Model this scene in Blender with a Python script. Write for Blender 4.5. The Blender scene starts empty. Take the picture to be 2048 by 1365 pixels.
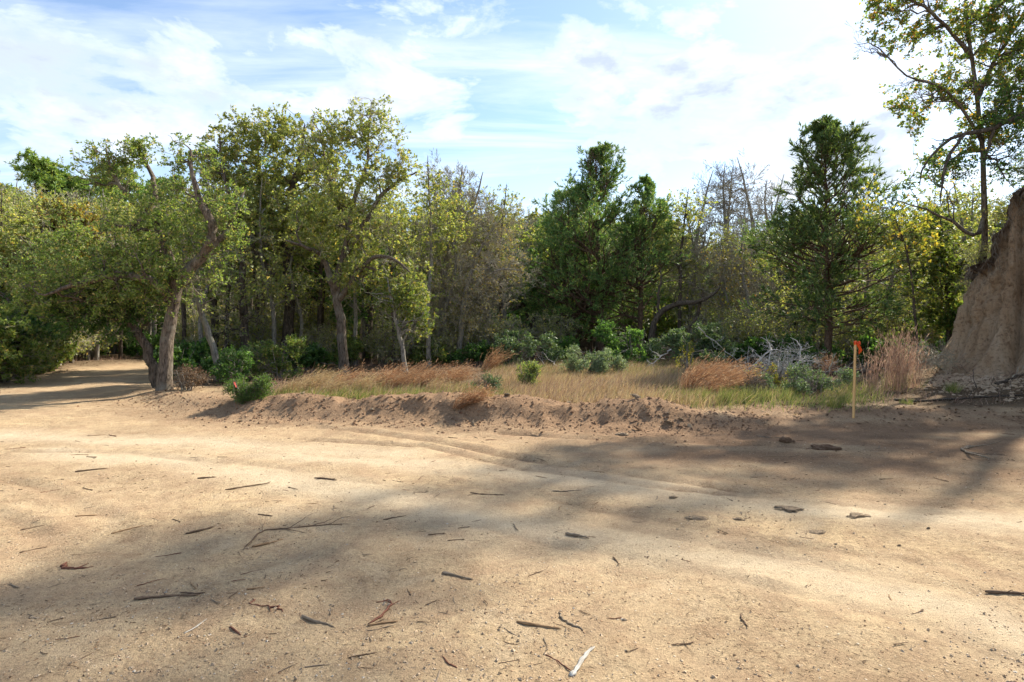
import bpy, math, random
import numpy as np
from mathutils import Vector

# ------------------------------------------------------------------ camera, sky, sun
scene = bpy.context.scene
col = scene.collection
FPX, HORIZ, CAMZ = 1200.0, 650.0, 1.5          # focal length in px of the 2048 px wide photo, horizon row, eye height

cam_d = bpy.data.cameras.new('camera')
cam_d.sensor_width = 36.0
cam_d.lens = FPX / 2048.0 * 36.0
cam_d.shift_y = -(682.5 - HORIZ) / 2048.0
cam_d.clip_start, cam_d.clip_end = 0.05, 3000.0
cam = bpy.data.objects.new('camera', cam_d)
cam.location = (0, 0, CAMZ)
cam.rotation_euler = (math.radians(90), 0, 0)
col.objects.link(cam)
scene.camera = cam

SUN_AZ, SUN_EL = math.radians(50), math.radians(40)     # azimuth from +Y towards +X
SUNV = Vector((math.sin(SUN_AZ) * math.cos(SUN_EL), math.cos(SUN_AZ) * math.cos(SUN_EL), math.sin(SUN_EL)))
sun_d = bpy.data.lights.new('sun', 'SUN')
sun_d.energy, sun_d.angle, sun_d.color = 2.6, math.radians(1.1), (1.0, 0.93, 0.80)
sun = bpy.data.objects.new('sun', sun_d)
sun.rotation_euler = SUNV.to_track_quat('Z', 'Y').to_euler()
sun.location = SUNV * 60
col.objects.link(sun)

vs = scene.view_settings
vs.view_transform, vs.look, vs.gamma, vs.use_curve_mapping = 'Standard', 'None', 1.0, False
vs.exposure = 2.1
scene.cycles.max_bounces = 6
scene.cycles.transparent_max_bounces = 4
scene.cycles.use_denoising = True
scene.cycles.sample_clamp_indirect = 4.0


def node(nt, typ, **kw):
    n = nt.nodes.new(typ)
    for k, v in kw.items():
        if k.startswith('i_'):
            n.inputs[k[2:].replace('_', ' ')].default_value = v
        else:
            setattr(n, k, v)
    return n


def math_n(nt, op, a, b=None, clamp=False):
    n = nt.nodes.new('ShaderNodeMath')
    n.operation, n.use_clamp = op, clamp
    for i, v in enumerate((a, b)):
        if v is None:
            continue
        if isinstance(v, (int, float)):
            n.inputs[i].default_value = v
        else:
            nt.links.new(v, n.inputs[i])
    return n.outputs[0]


def ramp(nt, fac, stops, interp='LINEAR'):
    r = nt.nodes.new('ShaderNodeValToRGB')
    r.color_ramp.interpolation = interp
    e = r.color_ramp.elements
    while len(e) < len(stops):
        e.new(0.5)
    for el, (p, c) in zip(e, stops):
        el.position = p
        el.color = tuple(c) + (1,) if not isinstance(c, (int, float)) else (c, c, c, 1)
    nt.links.new(fac, r.inputs[0])
    return r.outputs[0]


def mixc(nt, fac, a, b, mode='MIX'):
    m = nt.nodes.new('ShaderNodeMix')
    m.data_type, m.blend_type = 'RGBA', mode
    for s, v in ((0, fac), (6, a), (7, b)):
        if isinstance(v, (int, float)):
            m.inputs[s].default_value = v
        elif isinstance(v, tuple):
            m.inputs[s].default_value = v + (1,)
        else:
            nt.links.new(v, m.inputs[s])
    return m.outputs[2]


def noise_n(nt, vec, scale, detail=4, rough=0.55, dist=0.0):
    n = nt.nodes.new('ShaderNodeTexNoise')
    n.inputs['Scale'].default_value = scale
    n.inputs['Detail'].default_value = detail
    n.inputs['Roughness'].default_value = rough
    n.inputs['Distortion'].default_value = dist
    if vec is not None:
        nt.links.new(vec, n.inputs['Vector'])
    return n.outputs['Fac']


def build_world():
    w = bpy.data.worlds.new('World')
    scene.world = w
    w.use_nodes = True
    nt = w.node_tree
    nt.nodes.clear()
    L = nt.links.new
    out = nt.nodes.new('ShaderNodeOutputWorld')
    sky = nt.nodes.new('ShaderNodeTexSky')
    sky.sky_type = 'NISHITA'
    sky.sun_disc = False
    sky.sun_elevation, sky.sun_rotation = SUN_EL, SUN_AZ
    sky.air_density, sky.dust_density, sky.ozone_density = 1.0, 0.5, 2.0
    bg_sky = node(nt, 'ShaderNodeBackground')
    bg_sky.inputs['Strength'].default_value = 0.056
    L(sky.outputs[0], bg_sky.inputs['Color'])
    tc = nt.nodes.new('ShaderNodeTexCoord')
    d = tc.outputs['Generated']
    sep = nt.nodes.new('ShaderNodeSeparateXYZ')
    L(d, sep.inputs[0])
    zc = math_n(nt, 'MAXIMUM', sep.outputs[2], 0.0)
    den = math_n(nt, 'ADD', zc, 0.16)
    cx = math_n(nt, 'DIVIDE', sep.outputs[0], den)
    cy = math_n(nt, 'DIVIDE', sep.outputs[1], den)
    comb = nt.nodes.new('ShaderNodeCombineXYZ')
    L(cx, comb.inputs[0]); L(cy, comb.inputs[1])
    mp = nt.nodes.new('ShaderNodeMapping')
    mp.inputs['Rotation'].default_value = (0, 0, math.radians(-28))
    mp.inputs['Scale'].default_value = (0.5, 2.1, 1)
    mp.inputs['Location'].default_value = (0.35, 0.1, 0)
    L(comb.outputs[0], mp.inputs[0])
    # thin high streaks
    ci = noise_n(nt, mp.outputs[0], 1.5, 9, 0.58, 0.55)
    ci = ramp(nt, ci, [(0.42, 0.0), (0.54, 0.34), (0.70, 0.88)])
    # heaped clouds
    mp2 = nt.nodes.new('ShaderNodeMapping')
    mp2.inputs['Scale'].default_value = (1, 1, 2.3)
    mp2.inputs['Location'].default_value = (0.13, 0.31, 0.02)
    L(d, mp2.inputs[0])
    cu_n = noise_n(nt, mp2.outputs[0], 5.5, 10, 0.58, 0.25)
    # broad patchiness plus the heaps seen above the trees
    total = None

    def dirv(px, py):
        v = Vector(((px - 1024) / FPX, 1.0, (HORIZ - py) / FPX))
        return v.normalized()
    for px, py, wd, amp in ((380, 190, 0.15, 0.21), (90, 200, 0.15, 0.17), (800, 190, 0.14, 0.18), (1230, 165, 0.14, 0.24),
                            (1380, 135, 0.09, 0.22), (1500, 260, 0.24, 0.15), (1000, 330, 0.15, 0.06), (1750, 250, 0.2, 0.10)):
        v = dirv(px, py)
        dp = nt.nodes.new('ShaderNodeVectorMath')
        dp.operation = 'DISTANCE'
        L(d, dp.inputs[0]); dp.inputs[1].default_value = v
        f = math_n(nt, 'DIVIDE', dp.outputs['Value'], wd)
        f = math_n(nt, 'SUBTRACT', 1.0, f, True)
        f = math_n(nt, 'MULTIPLY', f, amp)
        total = f if total is None else math_n(nt, 'ADD', total, f)
    cu = math_n(nt, 'ADD', cu_n, total)
    cu_m = ramp(nt, cu, [(0.57, 0.0), (0.64, 0.55), (0.74, 1.0)])
    # whitening of the thin veil towards the sun
    dp = nt.nodes.new('ShaderNodeVectorMath')
    dp.operation = 'DOT_PRODUCT'
    L(d, dp.inputs[0]); dp.inputs[1].default_value = SUNV
    glow = ramp(nt, dp.outputs['Value'], [(0.80, 0.0), (0.93, 0.35), (1.0, 0.9)])
    # hazier low down
    low = ramp(nt, zc, [(0.0, 0.65), (0.14, 0.30), (0.30, 0.02)])
    m = math_n(nt, 'MAXIMUM', ci, glow)
    m = math_n(nt, 'MAXIMUM', m, low)
    m = math_n(nt, 'MAXIMUM', m, cu_m)
    shade = noise_n(nt, mp2.outputs[0], 6.0, 6, 0.6, 0.0)
    shd = math_n(nt, 'MULTIPLY', ramp(nt, cu, [(0.60, 0.25), (0.76, 1.0)]), ramp(nt, shade, [(0.36, 0.0), (0.60, 1.0)]))
    ccol = mixc(nt, shd, (0.72, 0.77, 0.84), (0.40, 0.46, 0.55))
    bg_c = node(nt, 'ShaderNodeBackground')
    L(ccol, bg_c.inputs['Color'])
    bg_c.inputs['Strength'].default_value = 0.425
    mix = nt.nodes.new('ShaderNodeMixShader')
    L(m, mix.inputs[0]); L(bg_sky.outputs[0], mix.inputs[1]); L(bg_c.outputs[0], mix.inputs[2])
    L(mix.outputs[0], out.inputs[0])
    w.cycles.sampling_method = 'MANUAL'
    w.cycles.sample_map_resolution = 512


build_world()

# ------------------------------------------------------------------ small tools
rs = np.random.default_rng(7)
random.seed(7)


def hash2(ix, iy, seed=0):
    n = (ix.astype(np.int64) * 374761393 + iy.astype(np.int64) * 668265263 + seed * 974634533) & 0xffffffff
    n = ((n ^ (n >> 13)) * 1274126177) & 0xffffffff
    return ((n ^ (n >> 16)) & 0xffff) / 65535.0


def vnoise(x, y, seed=0):
    ix, iy = np.floor(x), np.floor(y)
    fx, fy = x - ix, y - iy
    fx, fy = fx * fx * (3 - 2 * fx), fy * fy * (3 - 2 * fy)
    a, b = hash2(ix, iy, seed), hash2(ix + 1, iy, seed)
    c, d = hash2(ix, iy + 1, seed), hash2(ix + 1, iy + 1, seed)
    return (a * (1 - fx) + b * fx) * (1 - fy) + (c * (1 - fx) + d * fx) * fy


def fbm(x, y, octv=4, seed=0, gain=0.5):
    s, a, t = 0.0, 1.0, 0.0
    for i in range(octv):
        s = s + a * vnoise(x * 2 ** i + 13.7 * i, y * 2 ** i - 7.1 * i, seed + i)
        t += a
        a *= gain
    return s / t


def sstep(a, b, x):
    t = np.clip((x - a) / (b - a), 0, 1)
    return t * t * (3 - 2 * t)


def poly_dist(x, y, pts):
    """distance to a polyline and the run (0..n-1) of the closest point, signed side (+ = left of travel)"""
    best = np.full(np.shape(x), 1e9)
    run = np.zeros(np.shape(x))
    side = np.zeros(np.shape(x))
    for i in range(len(pts) - 1):
        ax, ay = pts[i][:2]
        bx, by = pts[i + 1][:2]
        dx, dy = bx - ax, by - ay
        t = np.clip(((x - ax) * dx + (y - ay) * dy) / (dx * dx + dy * dy), 0, 1)
        qx, qy = ax + t * dx - x, ay + t * dy - y
        dd = np.hypot(qx, qy)
        cr = dx * (y - ay) - dy * (x - ax)
        k = dd < best
        best = np.where(k, dd, best)
        run = np.where(k, i + t, run)
        side = np.where(k, np.sign(cr), side)
    return best, run, side


def flat(px, py, z=0.0):
    """where the ray of a photo pixel meets level ground at height z"""
    dist = FPX * (CAMZ - z) / (py - HORIZ)
    return ((px - 1024) / FPX * dist, dist)


def at(px, py, dist):
    return np.array([(px - 1024) / FPX * dist, dist, CAMZ - (py - HORIZ) / FPX * dist])


# ------------------------------------------------------------------ terrain height
RIDGE = [flat(*p) + (h, w) for p, h, w in (
    ((120, 762), 0.0, 1.0), ((270, 800), 0.08, 0.9), ((370, 826), 0.13, 0.9), ((480, 838), 0.20, 0.85), ((600, 842), 0.25, 0.8), ((720, 846), 0.30, 0.8),
    ((800, 846), 0.30, 0.8), ((895, 848), 0.38, 0.75), ((980, 852), 0.28, 0.8), ((1100, 856), 0.25, 0.85), ((1250, 860), 0.25, 0.8),
    ((1340, 862), 0.25, 0.8), ((1440, 862), 0.11, 0.8), ((1560, 862), 0.03, 0.8), ((2300, 872), 0.00, 0.8))]
RIDGE = [(x, y + 0.58, h, w) for x, y, h, w in RIDGE]
RUTS = [([flat(*p) for p in ((560, 846), (850, 878), (980, 905), (1100, 927), (1300, 956), (1500, 985), (1750, 1003), (2100, 1018), (2500, 1035))], 0.04, 0.085),
        ([flat(*p) for p in ((1000, 868), (1230, 882), (1500, 890), (1800, 904), (2100, 926), (2500, 950))], 0.045, 0.085),
        ([flat(*p) for p in ((760, 1010), (1050, 1078), (1250, 1115), (1500, 1165), (1800, 1240), (2100, 1340))], 0.02, 0.06),
        ([flat(*p) for p in ((900, 965), (1200, 1020), (1500, 1075), (1800, 1120), (2200, 1180))], 0.02, 0.06),
        ([flat(*p) for p in ((20, 960), (110, 985), (200, 1030), (260, 1080))], 0.04, 0.08),
        ([flat(*p) for p in ((-150, 1000), (20, 1030), (120, 1090))], 0.04, 0.08),
        ([flat(*p) for p in ((620, 880), (850, 892), (1050, 940), (1300, 972), (1600, 1003), (2100, 1036))], 0.025, 0.07),
        ([flat(*p) for p in ((-100, 905), (250, 905), (520, 930), (760, 968), (1000, 1015), (1250, 1058), (1600, 1120), (2100, 1215))], 0.016, 0.06)]
PALE = [([flat(*p) for p in ((100, 905), (330, 915), (560, 960), (800, 1000), (1000, 1040), (1250, 1085), (1500, 1130), (1800, 1200), (2200, 1330))], 0.34),
        ([flat(*p) for p in ((560, 905), (800, 925), (1050, 948), (1300, 975), (1600, 1010), (2100, 1050))], 0.30),
        ([flat(*p) for p in ((-100, 870), (300, 880), (600, 895), (820, 905))], 0.35)]
ROAD_L = [flat(*p) for p in ((-900, 940), (-300, 860), (95, 800), (185, 772), (232, 752))] + [(-12.9, 20.3), (-12.4, 22.3), (-10.6, 24.6), (-7, 27), (0, 30)]
BANK = [(34, 40), (22.5, 27), (15.0, 18.6), (10.9, 14.6), (9.95, 13.35), (10.35, 12.4), (11.4, 11.2), (11.4, 8.5), (11.0, 5), (11.3, 0), (12.5, -6), (15, -15)]


def height(x, y, detail=True):
    x, y = np.asarray(x, float), np.asarray(y, float)
    d, run, side = poly_dist(x, y, RIDGE)
    hs = np.interp(run, range(len(RIDGE)), [r[2] for r in RIDGE])
    ws = np.interp(run, range(len(RIDGE)), [r[3] for r in RIDGE])
    behind = side > 0
    sd = np.where(behind, d, -d)
    droad, _, _ = poly_dist(x, y, ROAD_L)
    road = 1 - sstep(1.2, 2.3, droad)
    # ground behind the ridge lies a little higher than the cleared dirt
    up = 0.16 * sstep(-0.5, 0.9, sd) * (1 - road)
    nlump = fbm(x * 1.1, y * 1.1, 4, 3)
    core = np.exp(-(np.abs(sd) / ws / np.where(sd < 0, 0.46, 0.8)) ** 2.2)
    rough = hs * (0.55 + 0.9 * nlump) * core
    z = np.maximum(up, 0) + np.maximum(rough - up * 0.35, 0)
    if detail:
        ridged = 1 - np.abs(2 * fbm(x * 3.2, y * 3.2, 4, 11) - 1)
        amp = np.clip(hs * 3, 0, 1) * np.exp(-(sd / 1.0) ** 2)
        z = z + amp * (0.16 * (ridged - 0.72) + 0.07 * (fbm(x * 8, y * 8, 3, 21) - 0.5) + 0.02 * (fbm(x * 22, y * 22, 2, 27) - 0.5))
        z = z + 0.03 * (fbm(x * 0.5, y * 0.5, 3, 5) - 0.5) + 0.010 * (fbm(x * 4, y * 4, 3, 31) - 0.5)
        front = 1 - sstep(-0.9, -0.5, sd)
        z = z + front * (0.020 * (fbm(x * 13, y * 13, 3, 41) - 0.5) + 0.012 * (fbm(x * 3, y * 6, 3, 43) - 0.5))
        for pts, dep, wid in RUTS:
            dr, rr, sr = poly_dist(x, y + 0.14 * (fbm(x * 1.3, y * 1.3, 3, 9) - .5), pts)
            g = np.exp(-(dr / wid) ** 2)
            lip = np.exp(-((dr - wid * 1.7) / (wid * 0.8)) ** 2) * np.where(sr > 0, 1.0, 0.25)
            brk = np.clip(1.7 * fbm(x * 1.1, y * 1.1, 3, 14) - 0.25, 0, 1.2)
            z = z - dep * g * brk + dep * 0.8 * lip * brk
        z = z + (0.10 * (fbm(x * 0.8, y * 0.8, 4, 51) - 0.5) * sstep(1.0, 4, sd)) * (1 - road)
    # rubble slope at the foot of the bank
    db, _, sb = poly_dist(x, y, BANK)
    inside = sb > 0
    tal = np.where(inside, 1.0, np.exp(-(db / 1.5) ** 1.5))
    z = z + 0.42 * tal * (0.75 + 0.5 * nlump)
    # the land climbs gently into the woods
    z = z + 0.9 * sstep(24, 70, y) * (1 - 0.5 * road)
    return z


def gz(x, y):
    return float(height(np.array([x]), np.array([y]))[0])


def seat(px, dist):
    """a point on the ground under column px at this distance"""
    x = (px - 1024) / FPX * dist
    return np.array([x, dist, gz(x, dist)])


# ------------------------------------------------------------------ materials
MATS = {}


def new_mat(name):
    m = bpy.data.materials.new(name)
    m.use_nodes = True
    nt = m.node_tree
    nt.nodes.clear()
    MATS[name] = m
    return m, nt


def finish(nt, color, rough=0.8, bump=None, bump_s=0.4, bump_d=0.02, spec=0.25, trans=0.0, tcol=None):
    L = nt.links.new
    out = nt.nodes.new('ShaderNodeOutputMaterial')
    p = nt.nodes.new('ShaderNodeBsdfPrincipled')
    p.inputs['Roughness'].default_value = rough
    p.inputs['Specular IOR Level'].default_value = spec
    if isinstance(color, tuple):
        p.inputs['Base Color'].default_value = color + (1,)
    else:
        L(color, p.inputs['Base Color'])
    if bump is not None:
        b = nt.nodes.new('ShaderNodeBump')
        b.inputs['Strength'].default_value = bump_s
        b.inputs['Distance'].default_value = bump_d
        L(bump, b.inputs['Height'])
        L(b.outputs[0], p.inputs['Normal'])
    sh = p.outputs[0]
    if trans > 0:
        t = nt.nodes.new('ShaderNodeBsdfTranslucent')
        src = tcol if tcol is not None else color
        if isinstance(src, tuple):
            t.inputs['Color'].default_value = src + (1,)
        else:
            L(src, t.inputs['Color'])
        mx = nt.nodes.new('ShaderNodeMixShader')
        mx.inputs[0].default_value = trans
        L(sh, mx.inputs[1]); L(t.outputs[0], mx.inputs[2])
        sh = mx.outputs[0]
    L(sh, out.inputs[0])


def leaf_mat(name, stops, trans=0.46, rough=0.5, spec=0.3):
    m, nt = new_mat(name)
    a = nt.nodes.new('ShaderNodeAttribute')
    a.attribute_name = 'rnd'
    c = ramp(nt, a.outputs['Fac'], stops)
    oi = nt.nodes.new('ShaderNodeObjectInfo')
    hsv = nt.nodes.new('ShaderNodeHueSaturation')
    v = math_n(nt, 'MULTIPLY_ADD', oi.outputs['Random'], 0.35)
    v.node.inputs[2].default_value = 0.82
    nt.links.new(v, hsv.inputs['Value'])
    nt.links.new(c, hsv.inputs['Color'])
    finish(nt, hsv.outputs[0], rough, spec=spec, trans=trans, tcol=mixc(nt, 1.0, hsv.outputs[0], (1.5, 1.45, 0.7) if 'grass' not in name else (1.2, 1.15, 1.0), 'MULTIPLY'))
    return m


def bark_mat(name, dark, light, scale=9.0, lichen=None):
    m, nt = new_mat(name)
    tc = nt.nodes.new('ShaderNodeTexCoord')
    mp = nt.nodes.new('ShaderNodeMapping')
    mp.inputs['Scale'].default_value = (1, 1, 0.28)
    nt.links.new(tc.outputs['Object'], mp.inputs[0])
    n1 = noise_n(nt, mp.outputs[0], scale * 3, 5, 0.65, 0.4)
    n2 = noise_n(nt, tc.outputs['Object'], 2.2, 4, 0.6)
    c = ramp(nt, n1, [(0.34, dark), (0.62, light)])
    if lichen:
        c = mixc(nt, ramp(nt, n2, [(0.50, 0.0), (0.66, 0.8)]), c, lichen)
    finish(nt, c, 0.9, n1, 0.9, 0.05, spec=0.1)
    return m


BARK_OAK = bark_mat('bark_oak', (0.042, 0.032, 0.024), (0.20, 0.158, 0.12), 9, (0.22, 0.205, 0.165))
BARK_DARK = bark_mat('bark_dark', (0.032, 0.026, 0.020), (0.15, 0.118, 0.09), 9)
BARK_GREY = bark_mat('bark_grey', (0.11, 0.098, 0.082), (0.32, 0.29, 0.245), 9, (0.30, 0.29, 0.19))
BARK_RED = bark_mat('bark_cedar', (0.05, 0.032, 0.022), (0.19, 0.125, 0.085), 12)
TWIG_GREY = bark_mat('twig_grey', (0.22, 0.195, 0.15), (0.47, 0.42, 0.325), 5, (0.42, 0.385, 0.22))
TWIG_BROWN = bark_mat('twig_brown', (0.09, 0.072, 0.054), (0.25, 0.205, 0.155), 5)
TWIG_PALE = bark_mat('twig_pale', (0.30, 0.28, 0.25), (0.58, 0.55, 0.50), 6)

LEAF_OAK = leaf_mat('leaf_oak', [(0.0, (0.071, 0.122, 0.032)), (0.45, (0.152, 0.223, 0.056)), (0.85, (0.259, 0.312, 0.098)), (1.0, (0.356, 0.276, 0.107))])
LEAF_OLIVE = leaf_mat('leaf_olive', [(0.0, (0.122, 0.167, 0.047)), (0.5, (0.251, 0.298, 0.084)), (0.88, (0.409, 0.420, 0.149)), (1.0, (0.467, 0.317, 0.112))])
LEAF_DEEP = leaf_mat('leaf_deep', [(0.0, (0.041, 0.097, 0.026)), (0.6, (0.084, 0.182, 0.044)), (1.0, (0.167, 0.261, 0.075))])
LEAF_FRESH = leaf_mat('leaf_fresh', [(0.0, (0.086, 0.144, 0.034)), (0.55, (0.172, 0.230, 0.052)), (0.9, (0.276, 0.287, 0.081)), (1.0, (0.368, 0.276, 0.069))])
LEAF_BRIGHT = leaf_mat('leaf_bright', [(0.0, (0.055, 0.12, 0.026)), (0.6, (0.105, 0.19, 0.045)), (1.0, (0.18, 0.25, 0.08))])
LEAF_GOLD = leaf_mat('leaf_gold', [(0.0, (0.13, 0.155, 0.04)), (0.45, (0.25, 0.235, 0.06)), (0.8, (0.36, 0.27, 0.075)), (1.0, (0.36, 0.19, 0.055))])
LEAF_YELLOW = leaf_mat('leaf_yellow', [(0.0, (0.11, 0.155, 0.035)), (0.5, (0.24, 0.25, 0.05)), (0.85, (0.42, 0.36, 0.06)), (1.0, (0.38, 0.24, 0.06))])
LEAF_MIX = leaf_mat('leaf_mix', [(0.0, (0.090, 0.152, 0.039)), (0.55, (0.178, 0.268, 0.062)), (0.8, (0.340, 0.356, 0.090)), (0.93, (0.536, 0.356, 0.071)), (1.0, (0.536, 0.214, 0.054))])
LEAF_BLUE = leaf_mat('leaf_bluegreen', [(0.0, (0.052, 0.097, 0.046)), (0.6, (0.111, 0.176, 0.082)), (1.0, (0.194, 0.257, 0.115))], 0.3)
LEAF_SAGE = leaf_mat('leaf_sage', [(0.0, (0.135, 0.216, 0.108)), (0.6, (0.257, 0.351, 0.196)), (1.0, (0.378, 0.446, 0.270))], 0.3)
NEEDLE = leaf_mat('needle_cedar', [(0.0, (0.057, 0.129, 0.048)), (0.5, (0.129, 0.235, 0.072)), (0.85, (0.244, 0.346, 0.100)), (1.0, (0.373, 0.323, 0.143))], 0.34)
NEEDLE_DARK = leaf_mat('needle_deep', [(0.0, (0.048, 0.099, 0.040)), (0.55, (0.108, 0.180, 0.058)), (1.0, (0.238, 0.269, 0.090))], 0.34)
NEEDLE_PINE = leaf_mat('needle_pine', [(0.0, (0.105, 0.186, 0.050)), (0.6, (0.186, 0.296, 0.066)), (1.0, (0.350, 0.404, 0.105))], 0.34)
GRASS_GOLD = leaf_mat('grass_gold', [(0.0, (0.27, 0.18, 0.095)), (0.4, (0.46, 0.325, 0.18)), (0.85, (0.60, 0.46, 0.28)), (1.0, (0.34, 0.33, 0.13))], 0.3, 0.7, 0.1)
GRASS_GREEN = leaf_mat('grass_green', [(0.0, (0.11, 0.16, 0.04)), (0.45, (0.20, 0.25, 0.065)), (0.8, (0.34, 0.34, 0.11)), (1.0, (0.45, 0.36, 0.16))], 0.3, 0.7, 0.1)
GRASS_RUST = leaf_mat('grass_rust', [(0.0, (0.23, 0.115, 0.06)), (0.5, (0.38, 0.215, 0.12)), (0.85, (0.50, 0.32, 0.19)), (1.0, (0.58, 0.45, 0.29))], 0.3, 0.7, 0.1)
GRASS_PINK = leaf_mat('grass_pink', [(0.0, (0.20, 0.125, 0.095)), (0.5, (0.34, 0.215, 0.165)), (1.0, (0.47, 0.35, 0.26))], 0.3, 0.7, 0.1)
LITTER = leaf_mat('litter', [(0.0, (0.07, 0.042, 0.026)), (0.5, (0.17, 0.10, 0.06)), (0.85, (0.28, 0.18, 0.11)), (1.0, (0.38, 0.28, 0.18))], 0.1, 0.8, 0.1)


def ground_mat(name, base):
    m, nt = new_mat(name)
    tc = nt.nodes.new('ShaderNodeTexCoord')
    o = tc.outputs['Object']
    pale = nt.nodes.new('ShaderNodeAttribute'); pale.attribute_name = 'pale'
    lit = nt.nodes.new('ShaderNodeAttribute'); lit.attribute_name = 'litter'
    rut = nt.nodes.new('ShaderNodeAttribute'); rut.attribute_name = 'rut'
    red = nt.nodes.new('ShaderNodeAttribute'); red.attribute_name = 'red'
    n_big = noise_n(nt, o, 0.7, 5, 0.6, 0.3)
    n_mid = noise_n(nt, o, 5.0, 8, 0.72, 0.3)
    n_fine = noise_n(nt, o, 75.0, 5, 0.75)
    n_grit = noise_n(nt, o, 230.0, 3, 0.7)
    n_crumb = noise_n(nt, o, 26.0, 6, 0.78, 0.4)
    n_zone = noise_n(nt, o, 1.1, 4, 0.6, 0.5)
    c = ramp(nt, n_big, [(0.30, (0.46, 0.328, 0.196)), (0.50, (0.53, 0.39, 0.236)), (0.68, (0.59, 0.428, 0.248))])
    c = mixc(nt, ramp(nt, n_mid, [(0.46, 0.0), (0.66, 0.60)]), c, (0.32, 0.205, 0.12))
    n_pat = noise_n(nt, o, 1.9, 8, 0.68, 0.8)
    c = mixc(nt, ramp(nt, n_pat, [(0.48, 0.0), (0.60, 0.55)]), c, (0.39, 0.262, 0.162))
    c = mixc(nt, ramp(nt, n_pat, [(0.36, 0.5), (0.44, 0.0)]), c, (0.56, 0.425, 0.275))
    pf = math_n(nt, 'MULTIPLY', pale.outputs['Fac'], ramp(nt, n_mid, [(0.25, 1.0), (0.75, 0.55)]))
    c = mixc(nt, pf, c, (0.55, 0.445, 0.305))
    c = mixc(nt, red.outputs['Fac'], c, mixc(nt, n_mid, (0.20, 0.118, 0.068), (0.40, 0.262, 0.158)))
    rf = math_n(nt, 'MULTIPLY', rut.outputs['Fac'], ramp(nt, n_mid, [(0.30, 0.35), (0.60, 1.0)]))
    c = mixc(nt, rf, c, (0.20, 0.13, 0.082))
    lc = ramp(nt, n_fine, [(0.30, (0.06, 0.042, 0.026)), (0.55, (0.17, 0.118, 0.072)), (0.75, (0.27, 0.20, 0.125))])
    c = mixc(nt, lit.outputs['Fac'], c, lc)
    # grains: dark specks and pale quartz
    sp = ramp(nt, n_fine, [(0.28, 0.38), (0.43, 0.86), (0.60, 1.0), (0.74, 1.35)])
    inv = math_n(nt, 'MULTIPLY_ADD', pale.outputs['Fac'], -0.55)
    inv.node.inputs[2].default_value = 1.0
    c = mixc(nt, inv, c, mixc(nt, 1.0, c, sp, 'MULTIPLY'))
    zone = math_n(nt, 'MULTIPLY', inv, ramp(nt, n_zone, [(0.38, 0.35), (0.60, 1.0)]))
    c = mixc(nt, zone, c, mixc(nt, 1.0, c, ramp(nt, n_crumb, [(0.34, 0.48), (0.46, 0.92), (0.58, 1.0), (0.70, 1.22)]), 'MULTIPLY'))
    c = mixc(nt, 0.6, c, mixc(nt, 1.0, c, ramp(nt, n_grit, [(0.32, 0.55), (0.5, 1.0), (0.72, 1.35)]), 'MULTIPLY'))
    vor = nt.nodes.new('ShaderNodeTexVoronoi')
    vor.inputs['Scale'].default_value = 46
    nt.links.new(o, vor.inputs['Vector'])
    peb = ramp(nt, vor.outputs['Distance'], [(0.0, 1.0), (0.22, 0.75), (0.34, 0.0)])
    sepc = nt.nodes.new('ShaderNodeSeparateColor')
    nt.links.new(vor.outputs['Color'], sepc.inputs[0])
    keep = ramp(nt, sepc.outputs[0], [(0.80, 0.0), (0.83, 1.0)])
    keep = math_n(nt, 'MULTIPLY', keep, inv)
    pk = math_n(nt, 'MULTIPLY', peb, keep)
    pc = ramp(nt, sepc.outputs[1], [(0.1, (0.20, 0.12, 0.075)), (0.5, (0.40, 0.24, 0.13)), (0.9, (0.60, 0.50, 0.38))])
    c = mixc(nt, pk, c, pc)
    h = math_n(nt, 'ADD', math_n(nt, 'MULTIPLY', n_fine, 0.5), math_n(nt, 'MULTIPLY', n_grit, 0.25))
    h = math_n(nt, 'ADD', h, math_n(nt, 'MULTIPLY', n_mid, 1.0))
    h = math_n(nt, 'ADD', h, math_n(nt, 'MULTIPLY', math_n(nt, 'MULTIPLY', n_crumb, zone), 1.3))
    h = math_n(nt, 'ADD', h, math_n(nt, 'MULTIPLY', pk, 0.5))
    finish(nt, c, 0.95, h, 0.8, 0.035, spec=0.06)
    return m


GROUND = ground_mat('sandy_soil', None)


def bank_mat():
    m, nt = new_mat('clay_face')
    tc = nt.nodes.new('ShaderNodeTexCoord')
    o = tc.outputs['Object']
    mp = nt.nodes.new('ShaderNodeMapping')
    mp.inputs['Scale'].default_value = (1, 1, 0.22)
    nt.links.new(o, mp.inputs[0])
    st = noise_n(nt, mp.outputs[0], 3.5, 7, 0.65, 0.5)
    n = noise_n(nt, o, 13, 9, 0.75)
    big = noise_n(nt, o, 0.9, 4, 0.6)
    c = ramp(nt, st, [(0.28, (0.36, 0.225, 0.125)), (0.44, (0.62, 0.435, 0.27)), (0.70, (0.72, 0.55, 0.375))])
    c = mixc(nt, ramp(nt, big, [(0.45, 0.0), (0.65, 0.4)]), c, (0.50, 0.31, 0.175))
    c = mixc(nt, ramp(nt, n, [(0.36, 0.8), (0.5, 0.0)]), c, (0.24, 0.145, 0.085))
    top = nt.nodes.new('ShaderNodeAttribute'); top.attribute_name = 'litter'
    c = mixc(nt, top.outputs['Fac'], c, mixc(nt, n, (0.045, 0.03, 0.02), (0.19, 0.125, 0.08)))
    h = math_n(nt, 'ADD', math_n(nt, 'MULTIPLY', st, 1.0), math_n(nt, 'MULTIPLY', n, 0.6))
    finish(nt, c, 0.95, h, 1.0, 0.34, spec=0.05)
    return m


BANK_M = bank_mat()


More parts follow.
